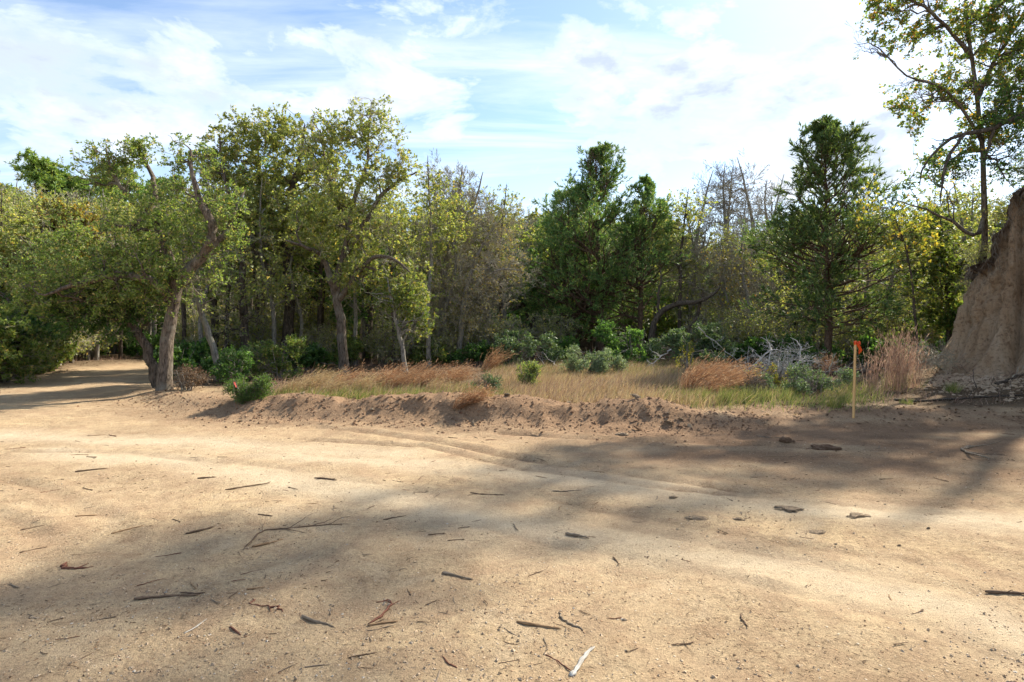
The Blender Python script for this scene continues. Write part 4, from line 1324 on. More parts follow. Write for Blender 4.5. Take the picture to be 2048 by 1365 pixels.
def proto(kind, seed):
    z = np.zeros(3)
    rng = np.random.default_rng(seed)
    j = lambda s: rng.normal() * s
    if kind == 'leafy':
        return broad_tree('woodland_tree', 'full-leaved olive-green tree deep in the wood', 'tree', z,
                          [([(0, 0, -.2), (j(.1), j(.1), 2), (j(.3), j(.3), 4), (j(.4), j(.4), 6.5)], [.15, .13, .10, .02])],
                          local_env([((j(.4), j(.4), 5.6), (1.5, 1.5, 1.1), 1), ((1 + j(.3), j(.6), 4.4), (1.3, 1.3, 1.0), 1), ((-1 + j(.3), j(.6), 4.2), (1.3, 1.3, 1.1), 1), ((j(.5), j(.8), 3.0), (1.7, 1.7, .8), .8)]),
                          BARK_DARK, TWIG_BROWN, LEAF_OLIVE, (8, 60, 500), 4, 7, (0.14, 0.085), 0.06, seed, group='leafy trees in the wood')
    if kind == 'dark':
        return broad_tree('woodland_tree', 'dark evergreen broadleaf tree in the shade of the wood', 'tree', z,
                          [([(0, 0, -.2), (j(.1), j(.1), 1.5), (j(.3), j(.3), 3), (j(.4), j(.4), 5.2)], [.12, .10, .08, .02])],
                          local_env([((j(.4), j(.4), 4.4), (1.3, 1.3, 1.0), 1), ((.8 + j(.3), j(.6), 3.2), (1.2, 1.2, 1.0), 1), ((-.8 + j(.3), j(.6), 2.6), (1.3, 1.3, 1.1), 1), ((j(.5), j(.5), 1.5), (1.4, 1.4, .9), .7)]),
                          BARK_DARK, TWIG_BROWN, LEAF_DEEP, (7, 55, 460), 4, 7, (0.14, 0.08), 0.06, seed, group='dark trees in the wood')
    if kind == 'bare':
        return broad_tree('bare_tree', 'slender leafless grey tree deep in the wood', 'tree', z,
                          [([(0, 0, -.2), (j(.1), j(.1), 2), (j(.25), j(.25), 4.2), (j(.4), j(.4), 7)], [.10, .09, .065, .01])],
                          local_env([((j(.4), j(.4), 5.6), (1.2, 1.2, 1.3), 1), ((.5, j(.6), 4.0), (1.2, 1.2, 1.2), 1), ((-.5, j(.6), 2.8), (1.3, 1.3, 1.1), .9)]),
                          BARK_GREY, TWIG_GREY, None, (7, 60, 320), 5, 0, wob=0.05, seed=seed, group='leafless trees in the wood', up=0.35, fine=2, twr=0.006, r2=0.016)
    if kind == 'pole':
        return broad_tree('woodland_tree', 'slender dark tree', 'tree', z,
                          [([(0, 0, -.2), (j(.08), j(.08), 2), (j(.2), j(.2), 4.2), (j(.4), j(.4), 7)], [.085, .075, .055, .01])],
                          local_env([((j(.4), j(.4), 5.9), (1.1, 1.1, 1.0), 1), ((.5, j(.4), 4.7), (1.1, 1.1, .8), .8), ((-.4, j(.4), 3.2), (1.2, 1.2, 1.0), .5)]),
                          BARK_GREY if seed % 2 else BARK_DARK, TWIG_GREY, LEAF_OLIVE, (7, 40, 210), 5, 3, (0.085, 0.05), 0.05, seed, group='poles', up=0.25, r2=0.015, twr=0.004)
    if kind == 'brush':
        tr = []
        for k in range(7):
            a = rng.random() * 6.28
            x, y = math.cos(a), math.sin(a)
            tr.append(([(x * .2, y * .2, -.2), (x * .6 + j(.2), y * .6 + j(.2), 1.2), (x * 1.1 + j(.3), y * 1.1 + j(.3), 2.6 + j(.4))], [.04, .03, .008]))
        return broad_tree('tall_shrub', 'dense dull-leaved tall shrub closing off the wood', 'shrub', z, tr,
                          local_env([((j(.4), j(.4), 2.2), (1.6, 1.6, 1.1), 1), ((j(.5), j(.5), 1.1), (1.9, 1.9, 1.1), 1.3)]),
                          BARK_GREY, TWIG_GREY, LEAF_OAK, (0, 60, 460), 4, 6, (0.13, 0.075), 0.07, seed, group='tall shrubs closing off the wood', up=0.2)
    # thicket: many stems, twiggy
    tr = []
    for k in range(6):
        a, s = rng.random() * 6.28, 0.35
        x, y = math.cos(a) * s * rng.random(), math.sin(a) * s * rng.random()
        tr.append(([(x, y, -.15), (x * 2 + j(.1), y * 2 + j(.1), 1.0), (x * 4 + j(.3), y * 4 + j(.3), 2.2 + j(.3))], [.03, .024, .006]))
    return broad_tree('thicket', 'grey-brown twiggy thicket with sparse dull leaves under the trees', 'shrub', z, tr,
                      local_env([((0, 0, 1.6), (1.5, 1.5, 1.0), 1), ((0.3, 0, .9), (1.6, 1.6, .7), .8)]),
                      BARK_GREY, TWIG_GREY, LEAF_OLIVE, (0, 60, 330), 5, 1, (0.075, 0.045), 0.07, seed, group='twiggy thickets under the trees', up=0.2, fine=2, twr=0.0045)


KINDS = {'leafy': [proto('leafy', 201), proto('leafy', 202), proto('leafy', 203)], 'dark': [proto('dark', 211), proto('dark', 212)],
         'bare': [proto('bare', 221), proto('bare', 222), proto('bare', 223)], 'pole': [proto('pole', 251), proto('pole', 252), proto('pole', 253)], 'brush': [proto('brush', 241), proto('brush', 242)], 'thicket': [proto('thicket', 231), proto('thicket', 232), proto('thicket', 233)]}
USED = {}
LOOKS = {'leafy': 'full-leaved olive tree', 'dark': 'dark evergreen tree', 'bare': 'slender leafless tree', 'thicket': 'twiggy grey thicket', 'pole': 'slender small-crowned tree', 'brush': 'dense dull-leaved tall shrub'}
MARKS = [(200, 'beyond the bend of the road'), (420, 'behind the spreading oak'), (620, 'behind the straight dark oak'), (790, 'behind the crooked oak'), (1050, 'behind the fan-crowned bare tree'),
         (1330, 'behind the tall cedars'), (1580, 'behind the round-headed bare tree'), (1760, 'behind the lone cedar'), (9999, 'towards the clay bank')]


def put(kind, px, dist, scale, rng):
    i = int(rng.integers(len(KINDS[kind])))
    src = KINDS[kind][i]
    p = seat(px, dist)
    rot = rng.random() * 6.28
    sc = (scale * (0.9 + 0.2 * rng.random()), scale * (0.9 + 0.2 * rng.random()), scale * (0.92 + 0.2 * rng.random()))
    if (kind, i) not in USED:
        USED[(kind, i)] = 1
        src.location, src.rotation_euler, src.scale = p, (0, 0, rot), sc
        o = src
    else:
        o = copy_tree(src, p, rot, sc)
    rank = 'at the front of the wood' if dist < 26 else ('some way into the wood' if dist < 41 else 'far back in the wood')
    mark = next(m for lim, m in MARKS if px < lim)
    o['label'] = '%s %s, %s' % (LOOKS[kind], rank, mark)
    o['group'] = LOOKS[kind] + 's ' + rank


def woods():
    rng = np.random.default_rng(77)
    road = ROAD_L

    def clear(px, d):
        x = (px - 1024) / FPX * d
        dr, _, _ = poly_dist(np.array([x]), np.array([d]), road)
        db, _, sb = poly_dist(np.array([x]), np.array([d]), BANK)
        return dr[0] > 1.9 and sb[0] < 0 and db[0] > 0.8
    # rows: distance, step in px, (kind, share)
    rows = [(21.8, 40, (('thicket', .3), ('bare', .15), ('pole', .55)), .85),
            (24.5, 38, (('thicket', .35), ('bare', .2), ('pole', .45)), .95),
            (28.0, 40, (('thicket', .3), ('bare', .25), ('pole', .35), ('dark', .1)), 1.0),
            (33.0, 46, (('brush', .35), ('bare', .25), ('leafy', .4)), 1.05),
            (38.0, 44, (('dark', .2), ('leafy', .5), ('bare', .1), ('brush', .2)), 1.12),
            (44.0, 42, (('dark', .2), ('leafy', .4), ('brush', .4)), 1.25),
            (52.0, 34, (('brush', .6), ('leafy', .4)), 1.4),
            (64.0, 32, (('brush', .6), ('leafy', .4)), 1.6)]
    for d0, step, mix, sc in rows:
        px = -140
        while px < 2150:
            d = d0 * (1 + 0.09 * rng.normal() * .7)
            q = px + rng.normal() * step * 0.25
            kind = rng.choice([m[0] for m in mix], p=np.array([m[1] for m in mix]) / sum(m[1] for m in mix))
            if 1340 < q < 1640 and kind in ('leafy', 'dark') and rng.random() < .6:
                kind = 'bare' if d0 < 45 else 'brush'
            if 830 < q < 1050 and kind in ('pole', 'leafy', 'dark') and d0 < 36 and rng.random() < .5:
                kind = 'bare'
            # the clearing in front of the cedars stays open
            if d0 < 25 and 1010 < q < 1780:
                px += step
                continue
            s = sc * (0.85 if 1380 < q < 1560 else 1.0)
            if clear(q, d):
                put(kind, q, d, s, rng)
            px += step * (0.75 + 0.5 * rng.random())


    # brush close along the outer verge of the road
    for px, d, kind, s in ((-40, 14.5, 'brush', .6), (5, 15.6, 'brush', .5), (45, 16.8, 'thicket', .6), (72, 18.2, 'brush', .55), (95, 19.5, 'thicket', .8), (120, 21.0, 'thicket', .9), (140, 22.8, 'thicket', 1.0),
                           (165, 24.5, 'thicket', 1.0), (190, 26.5, 'dark', .8), (225, 27.5, 'thicket', 1.0), (262, 28.5, 'thicket', 1.0), (300, 29.0, 'dark', .8), (330, 29.5, 'thicket', 1.0), (20, 19.0, 'brush', .8), (70, 22.0, 'brush', .9), (130, 26.0, 'brush', 1.0),
                           (380, 18.5, 'thicket', .55), (500, 19.0, 'thicket', .55), (640, 19.5, 'thicket', .5), (770, 19.6, 'thicket', .5), (880, 20.2, 'thicket', .5),
                           (1010, 21.2, 'thicket', .7), (1100, 24.0, 'thicket', .8), (1500, 22.5, 'thicket', .8), (1420, 24.0, 'thicket', .9), (1560, 22.0, 'thicket', .8), (1700, 20.5, 'thicket', .8), (1780, 20.5, 'thicket', .8), (1850, 20.0, 'thicket', .8),
                           (1620, 23, 'bare', .8), (1490, 26, 'bare', .85), (1580, 27, 'bare', .9), (455, 18.4, 'pole', .75), (512, 19.6, 'pole', .85), (545, 18.6, 'pole', .8), (602, 19.4, 'pole', .8), (640, 20.2, 'pole', .85), (712, 19.4, 'pole', .8),
                           (760, 20.4, 'pole', .85), (786, 19.2, 'pole', .75), (855, 23.0, 'bare', .8), (970, 24.0, 'bare', .85), (402, 17.4, 'pole', .7), (368, 18.2, 'pole', .8), (1545, 23.5, 'pole', .8), (1600, 21.5, 'pole', .7), (1722, 20.8, 'pole', .75), (1765, 21.6, 'pole', .8),
                           (20, 17.8, 'pole', .8), (52, 19.4, 'pole', .8), (88, 21, 'pole', .85), (128, 23.4, 'pole', .9), (1405, 27.0, 'bare', 1.2), (1495, 28.0, 'bare', 1.25), (1550, 27.0, 'bare', 1.15), (1460, 30.0, 'bare', 1.3), (1475, 25.0, 'pole', .75), (1390, 25.5, 'pole', .7)):
        put(kind, px, d, s, rng)


woods()
for ks in KINDS.values():
    for i, k in enumerate(ks):
        nm = [a for a, b in KINDS.items() if b is ks][0]
        if (nm, i) not in USED:
            put_p = seat(600 + 60 * i, 40)
            k.location = put_p


def rim_growth():
    """scrub clinging to the rim of the bank"""
    for i, (x, y, s, w) in enumerate(((10.75, 13.75, .30, 'beside the open tree'), (10.95, 13.0, .36, 'under the drooping limb'), (11.3, 12.6, .42, 'at the foot of the dark heavy tree'))):
        copy_tree(KINDS['thicket'][i % 3], (x, y, bank_z(x, y) - .06), 1.7 * i, (s, s, s * .8), 'low twiggy scrub on the bank rim ' + w, 'scrub on the rim of the clay bank')


rim_growth()
# ------------------------------------------------------------------ shrubs, grass
def shrub(name, label, px, dist, w, h, leaf, seed, n=(30, 220), lf=6, lsize=(0.045, 0.022), group=None, twig=None, dense=1.0, dx=0.0):
    """w, h in metres"""
    rng = np.random.default_rng(seed)
    b = seat(px, dist)
    tr = []
    for k in range(8):
        a = rng.random() * 6.28
        r = 0.12 * w * rng.random()
        e = 0.42 * w * rng.random()
        x, y = math.cos(a), math.sin(a)
        tr.append(([b + [x * r, y * r, -.05], b + [x * (r + e * .5), y * (r + e * .5), h * .4], b + [x * (r + e) + dx, y * (r + e), h * (.7 + .25 * rng.random())]], [.012 + .01 * h, .008 + .006 * h, .003]))
    env = []
    for _ in range(13):
        q = .09 + .17 * rng.random()
        env.append((b + [dx * .5 + w * .3 * rng.normal(), w * .3 * rng.normal(), h * (.15 + .7 * rng.random() ** 1.3)], np.array([w * q, w * q, h * q * 1.15]), q * q))
    return broad_tree(name, label, 'shrub', b, tr, env, BARK_GREY, twig or TWIG_BROWN, leaf, (0,) + n, 4, lf, lsize, 0.05, seed, group, up=0.35, crown_name='foliage', twl=0.5, twr=0.0022)


def shrubs():
    shrub('shrub', 'bright green feathery low shrub at the end of the dirt ridge by the pink flag', 494, 10.2, 0.62, 0.36, LEAF_BRIGHT, 301, (40, 300), 8, (0.04, 0.012))
    shrub('shrub', 'mid-green leafy bush at the foot of the straight dark oak trunk', 560, 15.2, 1.2, 1.0, LEAF_OAK, 302, (40, 300), 6, (0.06, 0.03))
    shrub('shrub', 'green bush under the slim leaning tree', 470, 14.0, 0.9, 0.8, LEAF_DEEP, 303, (30, 220), 6, (0.055, 0.03))
    shrub('shrub', 'pale sage-green rounded shrub alone in the golden clearing', 1190, 16.2, 1.05, 0.85, LEAF_SAGE, 304, (45, 330), 7, (0.05, 0.016))
    shrub('shrub', 'small green shrub rooted in the grass behind the dirt ridge peak', 976, 11.6, 0.42, 0.36, LEAF_BLUE, 305, (20, 130), 7, (0.035, 0.014))
    shrub('shrub', 'small mid-green shrub in the golden grass, taller than the one by the ridge peak', 1058, 13.2, 0.5, 0.48, LEAF_OAK, 306, (20, 150), 7, (0.04, 0.018))
    shrub('shrub', 'dark green bush at the clearing edge beside the lichen-yellow bare tree', 1035, 19.5, 1.5, 1.25, LEAF_BLUE, 307, (40, 300), 6, (0.07, 0.035))
    shrub('shrub', 'blackish-green dense bush under the ragged cedar', 1268, 20.2, 1.6, 1.35, LEAF_DEEP, 308, (45, 380), 7, (0.07, 0.035))
    shrub('shrub', 'blue-green bush with hints of yellow beside the blackish-green bush', 1355, 19.6, 1.6, 1.2, LEAF_BLUE, 309, (45, 360), 7, (0.065, 0.03))
    shrub('shrub', 'wide blue-green bush nearest the rusty arching grass mound'.replace('nearest', 'behind'), 1432, 20.0, 1.5, 1.35, LEAF_BLUE, 310, (45, 340), 7, (0.065, 0.03))
    shrub('shrub', 'dark low bush beneath the tallest cedar', 1120, 20.8, 1.4, 0.9, LEAF_DEEP, 311, (40, 280), 6, (0.07, 0.035))
    shrub('shrub', 'dark green ragged bush beside the survey stake', 1628, 11.2, 0.85, 0.55, LEAF_BLUE, 312, (35, 260), 7, (0.04, 0.016))
    shrub('shrub', 'low dark green bush in front of the bleached brush', 1512, 11.4, 0.6, 0.36, LEAF_BLUE, 313, (25, 180), 7, (0.04, 0.016))
    shrub('shrub', 'dark bush at the foot of the lone cedar', 1590, 18.8, 1.0, 1.0, LEAF_DEEP, 314, (35, 240), 6, (0.06, 0.03))
    shrub('shrub', 'dark shadowy bush against the foot of the clay bank', 1905, 17.2, 1.4, 1.6, LEAF_DEEP, 315, (40, 300), 6, (0.065, 0.035))
    shrub('shrub', 'yellow-flowering sprig among the bleached brush', 1548, 12.4, 0.5, 0.62, LEAF_YELLOW, 316, (14, 60), 4, (0.045, 0.02))
    shrub('shrub', 'thin shrub with yellow leaves in front of the blue-green bushes', 1375, 17.5, 0.5, 0.9, LEAF_YELLOW, 317, (12, 50), 2, (0.06, 0.03))
    shrub('shrub', 'brown dry weeds at the foot of the spreading oak', 372, 12.4, 0.8, 0.5, LITTER, 318, (35, 200), 2, (0.04, 0.02))
    spots = ((410, 16.8, 1.2, 'D', 'behind the slim leaning tree'), (620, 17.6, 1.0, 'D', 'between the straight dark oak and the crooked oak'), (700, 19.5, 1.0, 'O', 'behind the crooked oak'), (860, 19.5, 0.9, 'O', 'in front of the fan-crowned bare tree'),
             (960, 20.2, 1.0, 'D', 'under the lichen-yellow bare tree'), (350, 16.0, 1.0, 'D', 'behind the spreading oak trunk'), (1740, 18.4, 1.2, 'D', 'beside the lone cedar'), (1820, 18.8, 1.3, 'O', 'behind the tall pinkish grass'),
             (30, 17.6, 1.0, 'O', 'on the outer verge of the road'), (270, 25.0, 1.7, 'D', 'where the road disappears'), (100, 19.0, .9, 'O', 'under the orange-gold oak'), (1530, 21.5, 1.2, 'D', 'behind the bleached brush'), (1480, 23, 1.2, 'O', 'under the round-headed bare tree'))
    first = {}
    rr = np.random.default_rng(329)
    for px, d, h, m, where in spots:
        lab = ('dark green' if m == 'D' else 'olive-green') + ' undergrowth bush ' + where
        if m not in first:
            first[m] = shrub('shrub', lab, px, d, 1.3, 1.0, LEAF_DEEP if m == 'D' else LEAF_OAK, 330 + len(first), (30, 240), 6, (0.075, 0.042), 'undergrowth bushes at the wood edge')
            first[m].scale = (h,) * 3
        else:
            copy_tree(first[m], seat(px, d), rr.random() * 6.28, h, lab)


shrubs()


def clump(name, label, px, dist, n, h, spread, lean, mat, seed, bendx=0.35, w=0.006, plume=True, green=0, group=None):
    """bunch grass: fine stalks from one foot, blown over towards +x"""
    rng = np.random.default_rng(seed)
    b = seat(px, dist)
    t = thing(name, label, 'grass', b, 0, group)
    g = Geo()
    a = rng.random(n) * 6.28
    r = spread * np.sqrt(rng.random(n))
    B = np.stack([np.cos(a) * r, np.sin(a) * r, np.full(n, -0.03)], 1)
    sp_ = 0.13 if mat is GRASS_PINK else 0.3
    D = norm(np.stack([lean + sp_ * rng.normal(size=n), sp_ * rng.normal(size=n), np.ones(n)], 1))
    L = h * (0.35 + 0.75 * rng.random(n))
    bend = np.stack([bendx * (0.6 + 0.8 * rng.random(n)), 0.12 * rng.normal(size=n), -0.45 * abs(bendx) * (0.5 + rng.random(n))], 1)
    g.blades(B, D, L, w * (0.7 + 0.6 * rng.random(n)), bend, rng, 5)
    tag(obj('stalks', g.mesh('stalks', mat), t), kind='stuff')
    if plume:
        gp = Geo()
        k = 7
        tt = 0.5 + 0.5 * rng.random((n, k))
        C = B[:, None] + D[:, None] * (L[:, None] * tt)[..., None] + bend[:, None] * (L[:, None] * tt ** 2)[..., None]
        T = norm(D[:, None] + 2 * bend[:, None] * tt[..., None])
        C = C.reshape(-1, 3); T = T.reshape(-1, 3)
        gp.leaves(C, T + rng.normal(size=T.shape) * .28, 0.06 * h / 0.7, 0.008, rng, 0.1)
        tag(obj('plumes', gp.mesh('plumes', mat), t), kind='stuff')
    if green:
        gg = Geo()
        a = rng.random(green) * 6.28
        r = spread * 1.3 * np.sqrt(rng.random(green))
        B = np.stack([np.cos(a) * r, np.sin(a) * r, np.full(green, -0.03)], 1)
        D = norm(np.stack([lean * .6 + 0.4 * rng.normal(size=green), 0.4 * rng.normal(size=green), np.ones(green)], 1))
        bend = np.stack([bendx * rng.random(green), .2 * rng.normal(size=green), -0.3 * rng.random(green)], 1)
        gg.blades(B, D, h * (.25 + .3 * rng.random(green)), np.full(green, .006), bend, rng, 3)
        tag(obj('basal_leaves', gg.mesh('basal_leaves', GRASS_GREEN), t), kind='stuff')
    return t


def clumps():
    G = 'wind-blown rusty bunch grass along the dirt ridge'
    for i, (px, d, n, h, mat) in enumerate(((598, 11.9, 190, .62, GRASS_GOLD), (560, 11.4, 170, .5, GRASS_GOLD), (622, 12.6, 170, .66, GRASS_GOLD), (648, 11.5, 150, .55, GRASS_GOLD),
                                            (668, 12.4, 200, .72, GRASS_RUST), (706, 11.7, 170, .60, GRASS_GOLD), (742, 12.6, 230, .74, GRASS_RUST), (772, 12.0, 230, .72, GRASS_RUST),
                                            (800, 13.0, 220, .74, GRASS_RUST), (828, 12.2, 230, .74, GRASS_RUST), (866, 12.9, 200, .72, GRASS_RUST), (900, 13.4, 180, .66, GRASS_RUST), (850, 11.6, 140, .5, GRASS_GOLD))):
        clump('grass_clump', 'bunch of golden grass combed over by wind on the dirt ridge' if mat is GRASS_GOLD else 'bunch of rust-red plumed grass combed over by wind on the dirt ridge',
              px, d, n, h, .14, .55, mat, 400 + i, .45, .006, True, 60, G + (' gold' if mat is GRASS_GOLD else ''))
    clump('grass_clump', 'flattened rust-red grass tuft spilling over the ridge peak', 916, 9.35, 300, .5, .10, .85, GRASS_RUST, 420, .35, .0055)
    clump('grass_clump', 'dull reddish grass bunch at the clearing edge beside the lichen-yellow bare tree', 972, 17.5, 170, .9, .2, .35, GRASS_RUST, 421, .3, .008)
    for i, (px, d, n, h, ln, bx) in enumerate(((1378, 11.6, 300, .86, .25, .5), (1400, 11.9, 300, .92, .2, .45), (1372, 12.0, 250, .8, .3, .5), (1420, 11.6, 260, .84, .45, .5), (1446, 12.0, 220, .72, .5, .5), (1398, 11.2, 260, .6, .35, .5))):
        clump('grass_clump', 'arching mound of rusty orange grass beside the bleached brush', px, d, n, h, .16, ln, GRASS_RUST, 430 + i, bx, .0065, True, 30, 'rusty arching grass beside the bleached brush')
    for i, (px, d, n, h) in enumerate(((1745, 11.6, 60, .95), (1778, 11.9, 85, 1.25), (1800, 11.7, 85, 1.3), (1826, 12.1, 60, 1.15), (1790, 12.4, 60, 1.2))):
        clump('grass_clump', 'tall upright pinkish-brown grass between the stake and the clay bank', px, d, n, h, .13, .03, GRASS_PINK, 440 + i, .05, .006, True, 20, 'tall pinkish grass by the clay bank')
    clump('grass_clump', 'small orange grass tuft at the foot of the lone cedar', 1654, 15.5, 130, .6, .10, .12, GRASS_RUST, 450, .1, .007)
    for i, (px, d, h, n) in enumerate(((1405, 10.35, .34, 260), (1450, 10.1, .38, 300), (1490, 10.25, .36, 260), (1530, 10.5, .32, 200), (1370, 10.6, .3, 220), (1668, 9.75, .27, 220), (1690, 10.3, .3, 160), (1812, 10.1, .16, 160), (1905, 11.4, .28, 240), (1340, 10.8, .25, 160), (1570, 10.6, .3, 160))):
        clump('grass_clump', 'spiky green-and-straw grass tuft at the edge of the bare dirt', px, d, n, h, .10, .05, GRASS_GREEN, 460 + i, .1, .0055, False, 0, 'green grass tufts at the edge of the bare dirt')


clumps()


def meadow():
    rng = np.random.default_rng(501)

    def field(name, label, mat, n, xr, yr, dens, h, wd, lean=.15):
        x = xr[0] + (xr[1] - xr[0]) * rng.random(n * 3)
        y = yr[0] + (yr[1] - yr[0]) * rng.random(n * 3)
        k = rng.random(n * 3) < dens(x, y)
        x, y = x[k][:n], y[k][:n]
        z = height(x, y)
        m = len(x)
        B = np.stack([x, y, z - 0.02], 1)
        D = norm(np.stack([lean + .35 * rng.normal(size=m), .35 * rng.normal(size=m), np.ones(m)], 1))
        bend = np.stack([.3 * rng.random(m), .2 * rng.normal(size=m), -.25 * rng.random(m)], 1)
        patch = 0.3 + 1.3 * fbm(x * 1.8, y * 1.8, 3, 7)
        g = Geo()
        g.blades(B, D, h * (.5 + .8 * rng.random(m)) * patch, wd * (.7 + .6 * rng.random(m)), bend, rng, 2)
        o = obj(name, g.mesh(name, mat))
        tag(o, label, 'grass', None, 'stuff')

    def sdist(x, y):
        d, run, side = poly_dist(x, y, RIDGE)
        return np.where(side > 0, d, -d)

    def gold(x, y):
        px = x / y * FPX + 1024
        s = sdist(x, y)
        a = sstep(0.35, 1.0, s) * sstep(960, 1040, px) * (1 - sstep(1400, 1500, px)) * (1 - sstep(17.5, 21, y))
        b = sstep(0.2, .7, s) * sstep(560, 640, px) * (1 - sstep(1000, 1060, px)) * (1 - sstep(12.5, 14.5, y)) * .6
        return np.clip(a + b, 0, 1) * (.35 + .65 * vnoise(x * 1.3, y * 1.3, 3))

    def green(x, y):
        px = x / y * FPX + 1024
        s = sdist(x, y)
        a = sstep(0.1, .5, s) * sstep(520, 600, px) * (1 - sstep(960, 1040, px)) * (1 - sstep(11.8, 13, y))
        b = sstep(0.3, .9, s) * sstep(1280, 1400, px) * (1 - sstep(1720, 1800, px)) * (1 - sstep(11.6, 13.5, y)) * .7
        c = sstep(0.3, .9, s) * sstep(960, 1040, px) * (1 - sstep(1380, 1450, px)) * sstep(14.5, 16, y) * (1 - sstep(19, 22, y)) * .5
        return np.clip(a + b + c, 0, 1) * np.clip(2.4 * vnoise(x * 1.9, y * 1.9, 13) - .35, 0, 1)

    def dry(x, y):
        s = sdist(x, y)
        dr, _, _ = poly_dist(x, y, ROAD_L)
        db, _, sb = poly_dist(x, y, BANK)
        return sstep(.6, 1.6, s) * (dr > 2.4) * (sb < 0) * np.clip(1.8 * vnoise(x * .9, y * .9, 23) - .45, 0, 1)
    field('dry_grass', 'short golden dry grass covering the clearing behind the dirt ridge', GRASS_GOLD, 42000, (-5, 6.5), (9, 21), gold, .23, .009)
    field('green_grass', 'short yellow-green grass on the flat just behind the dirt ridge', GRASS_GREEN, 34000, (-5.5, 8), (9, 22), green, .24, .009)
    field('wispy_grass', 'tall pinkish-tan wispy grass standing through the golden grass', GRASS_PINK, 7000, (-5.5, 8), (9, 20), lambda x, y: np.clip(gold(x, y) + green(x, y), 0, 1) * np.clip(2.4 * vnoise(x * 1.1, y * 1.1, 43) - .9, 0, 1), .42, .006, .3)
    field('undergrowth', 'thin straw and weeds on the woodland floor', GRASS_PINK, 16000, (-16, 14), (10, 28), dry, .22, .008)


meadow()


def fallen_leaves():
    rng = np.random.default_rng(601)
    n = 26000
    x = -16 + 30 * rng.random(n); y = 8.5 + 20 * rng.random(n) ** 1.4
    d, run, side = poly_dist(x, y, RIDGE)
    s = np.where(side > 0, d, -d)
    dr, _, _ = poly_dist(x, y, ROAD_L)
    db, _, sb = poly_dist(x, y, BANK)
    edge = np.exp(-(np.abs(s - .4) / .5) ** 2) * sstep(2.6, 4.5, x)
    p = np.where(s > .3, .5, 0) * (dr > 1.7) + edge + .5 * np.exp(-((dr - 2.0) / .5) ** 2) * (y > 11) + .25 * np.exp(-(db / .9) ** 2)
    k = (rng.random(n) < p) & (sb < 0)
    x, y = x[k], y[k]
    m = len(x)
    C = np.stack([x, y, height(x, y) + .012], 1)
    D = norm(np.stack([rng.normal(size=m), rng.normal(size=m), .25 * rng.normal(size=m)], 1))
    g = Geo()
    g.leaves(C, D, .06, .036, rng, .2, 2.5)
    o = obj('leaf_litter', g.mesh('leaf_litter', LITTER))
    tag(o, 'scattered brown fallen leaves along the wood edge', 'leaves', None, 'stuff')


fallen_leaves()
# ------------------------------------------------------------------ survey stake and flag
def box(g, x0, x1, y0, y1, z0, z1, bev=0.0):
    v = np.array([(x, y, z) for z in (z0, z1) for y in (y0, y1) for x in (x0, x1)], float)
    f = np.array([(0, 2, 3, 1), (4, 5, 7, 6), (0, 1, 5, 4), (1, 3, 7, 5), (3, 2, 6, 7), (2, 0, 4, 6)])
    g.add(v, f)


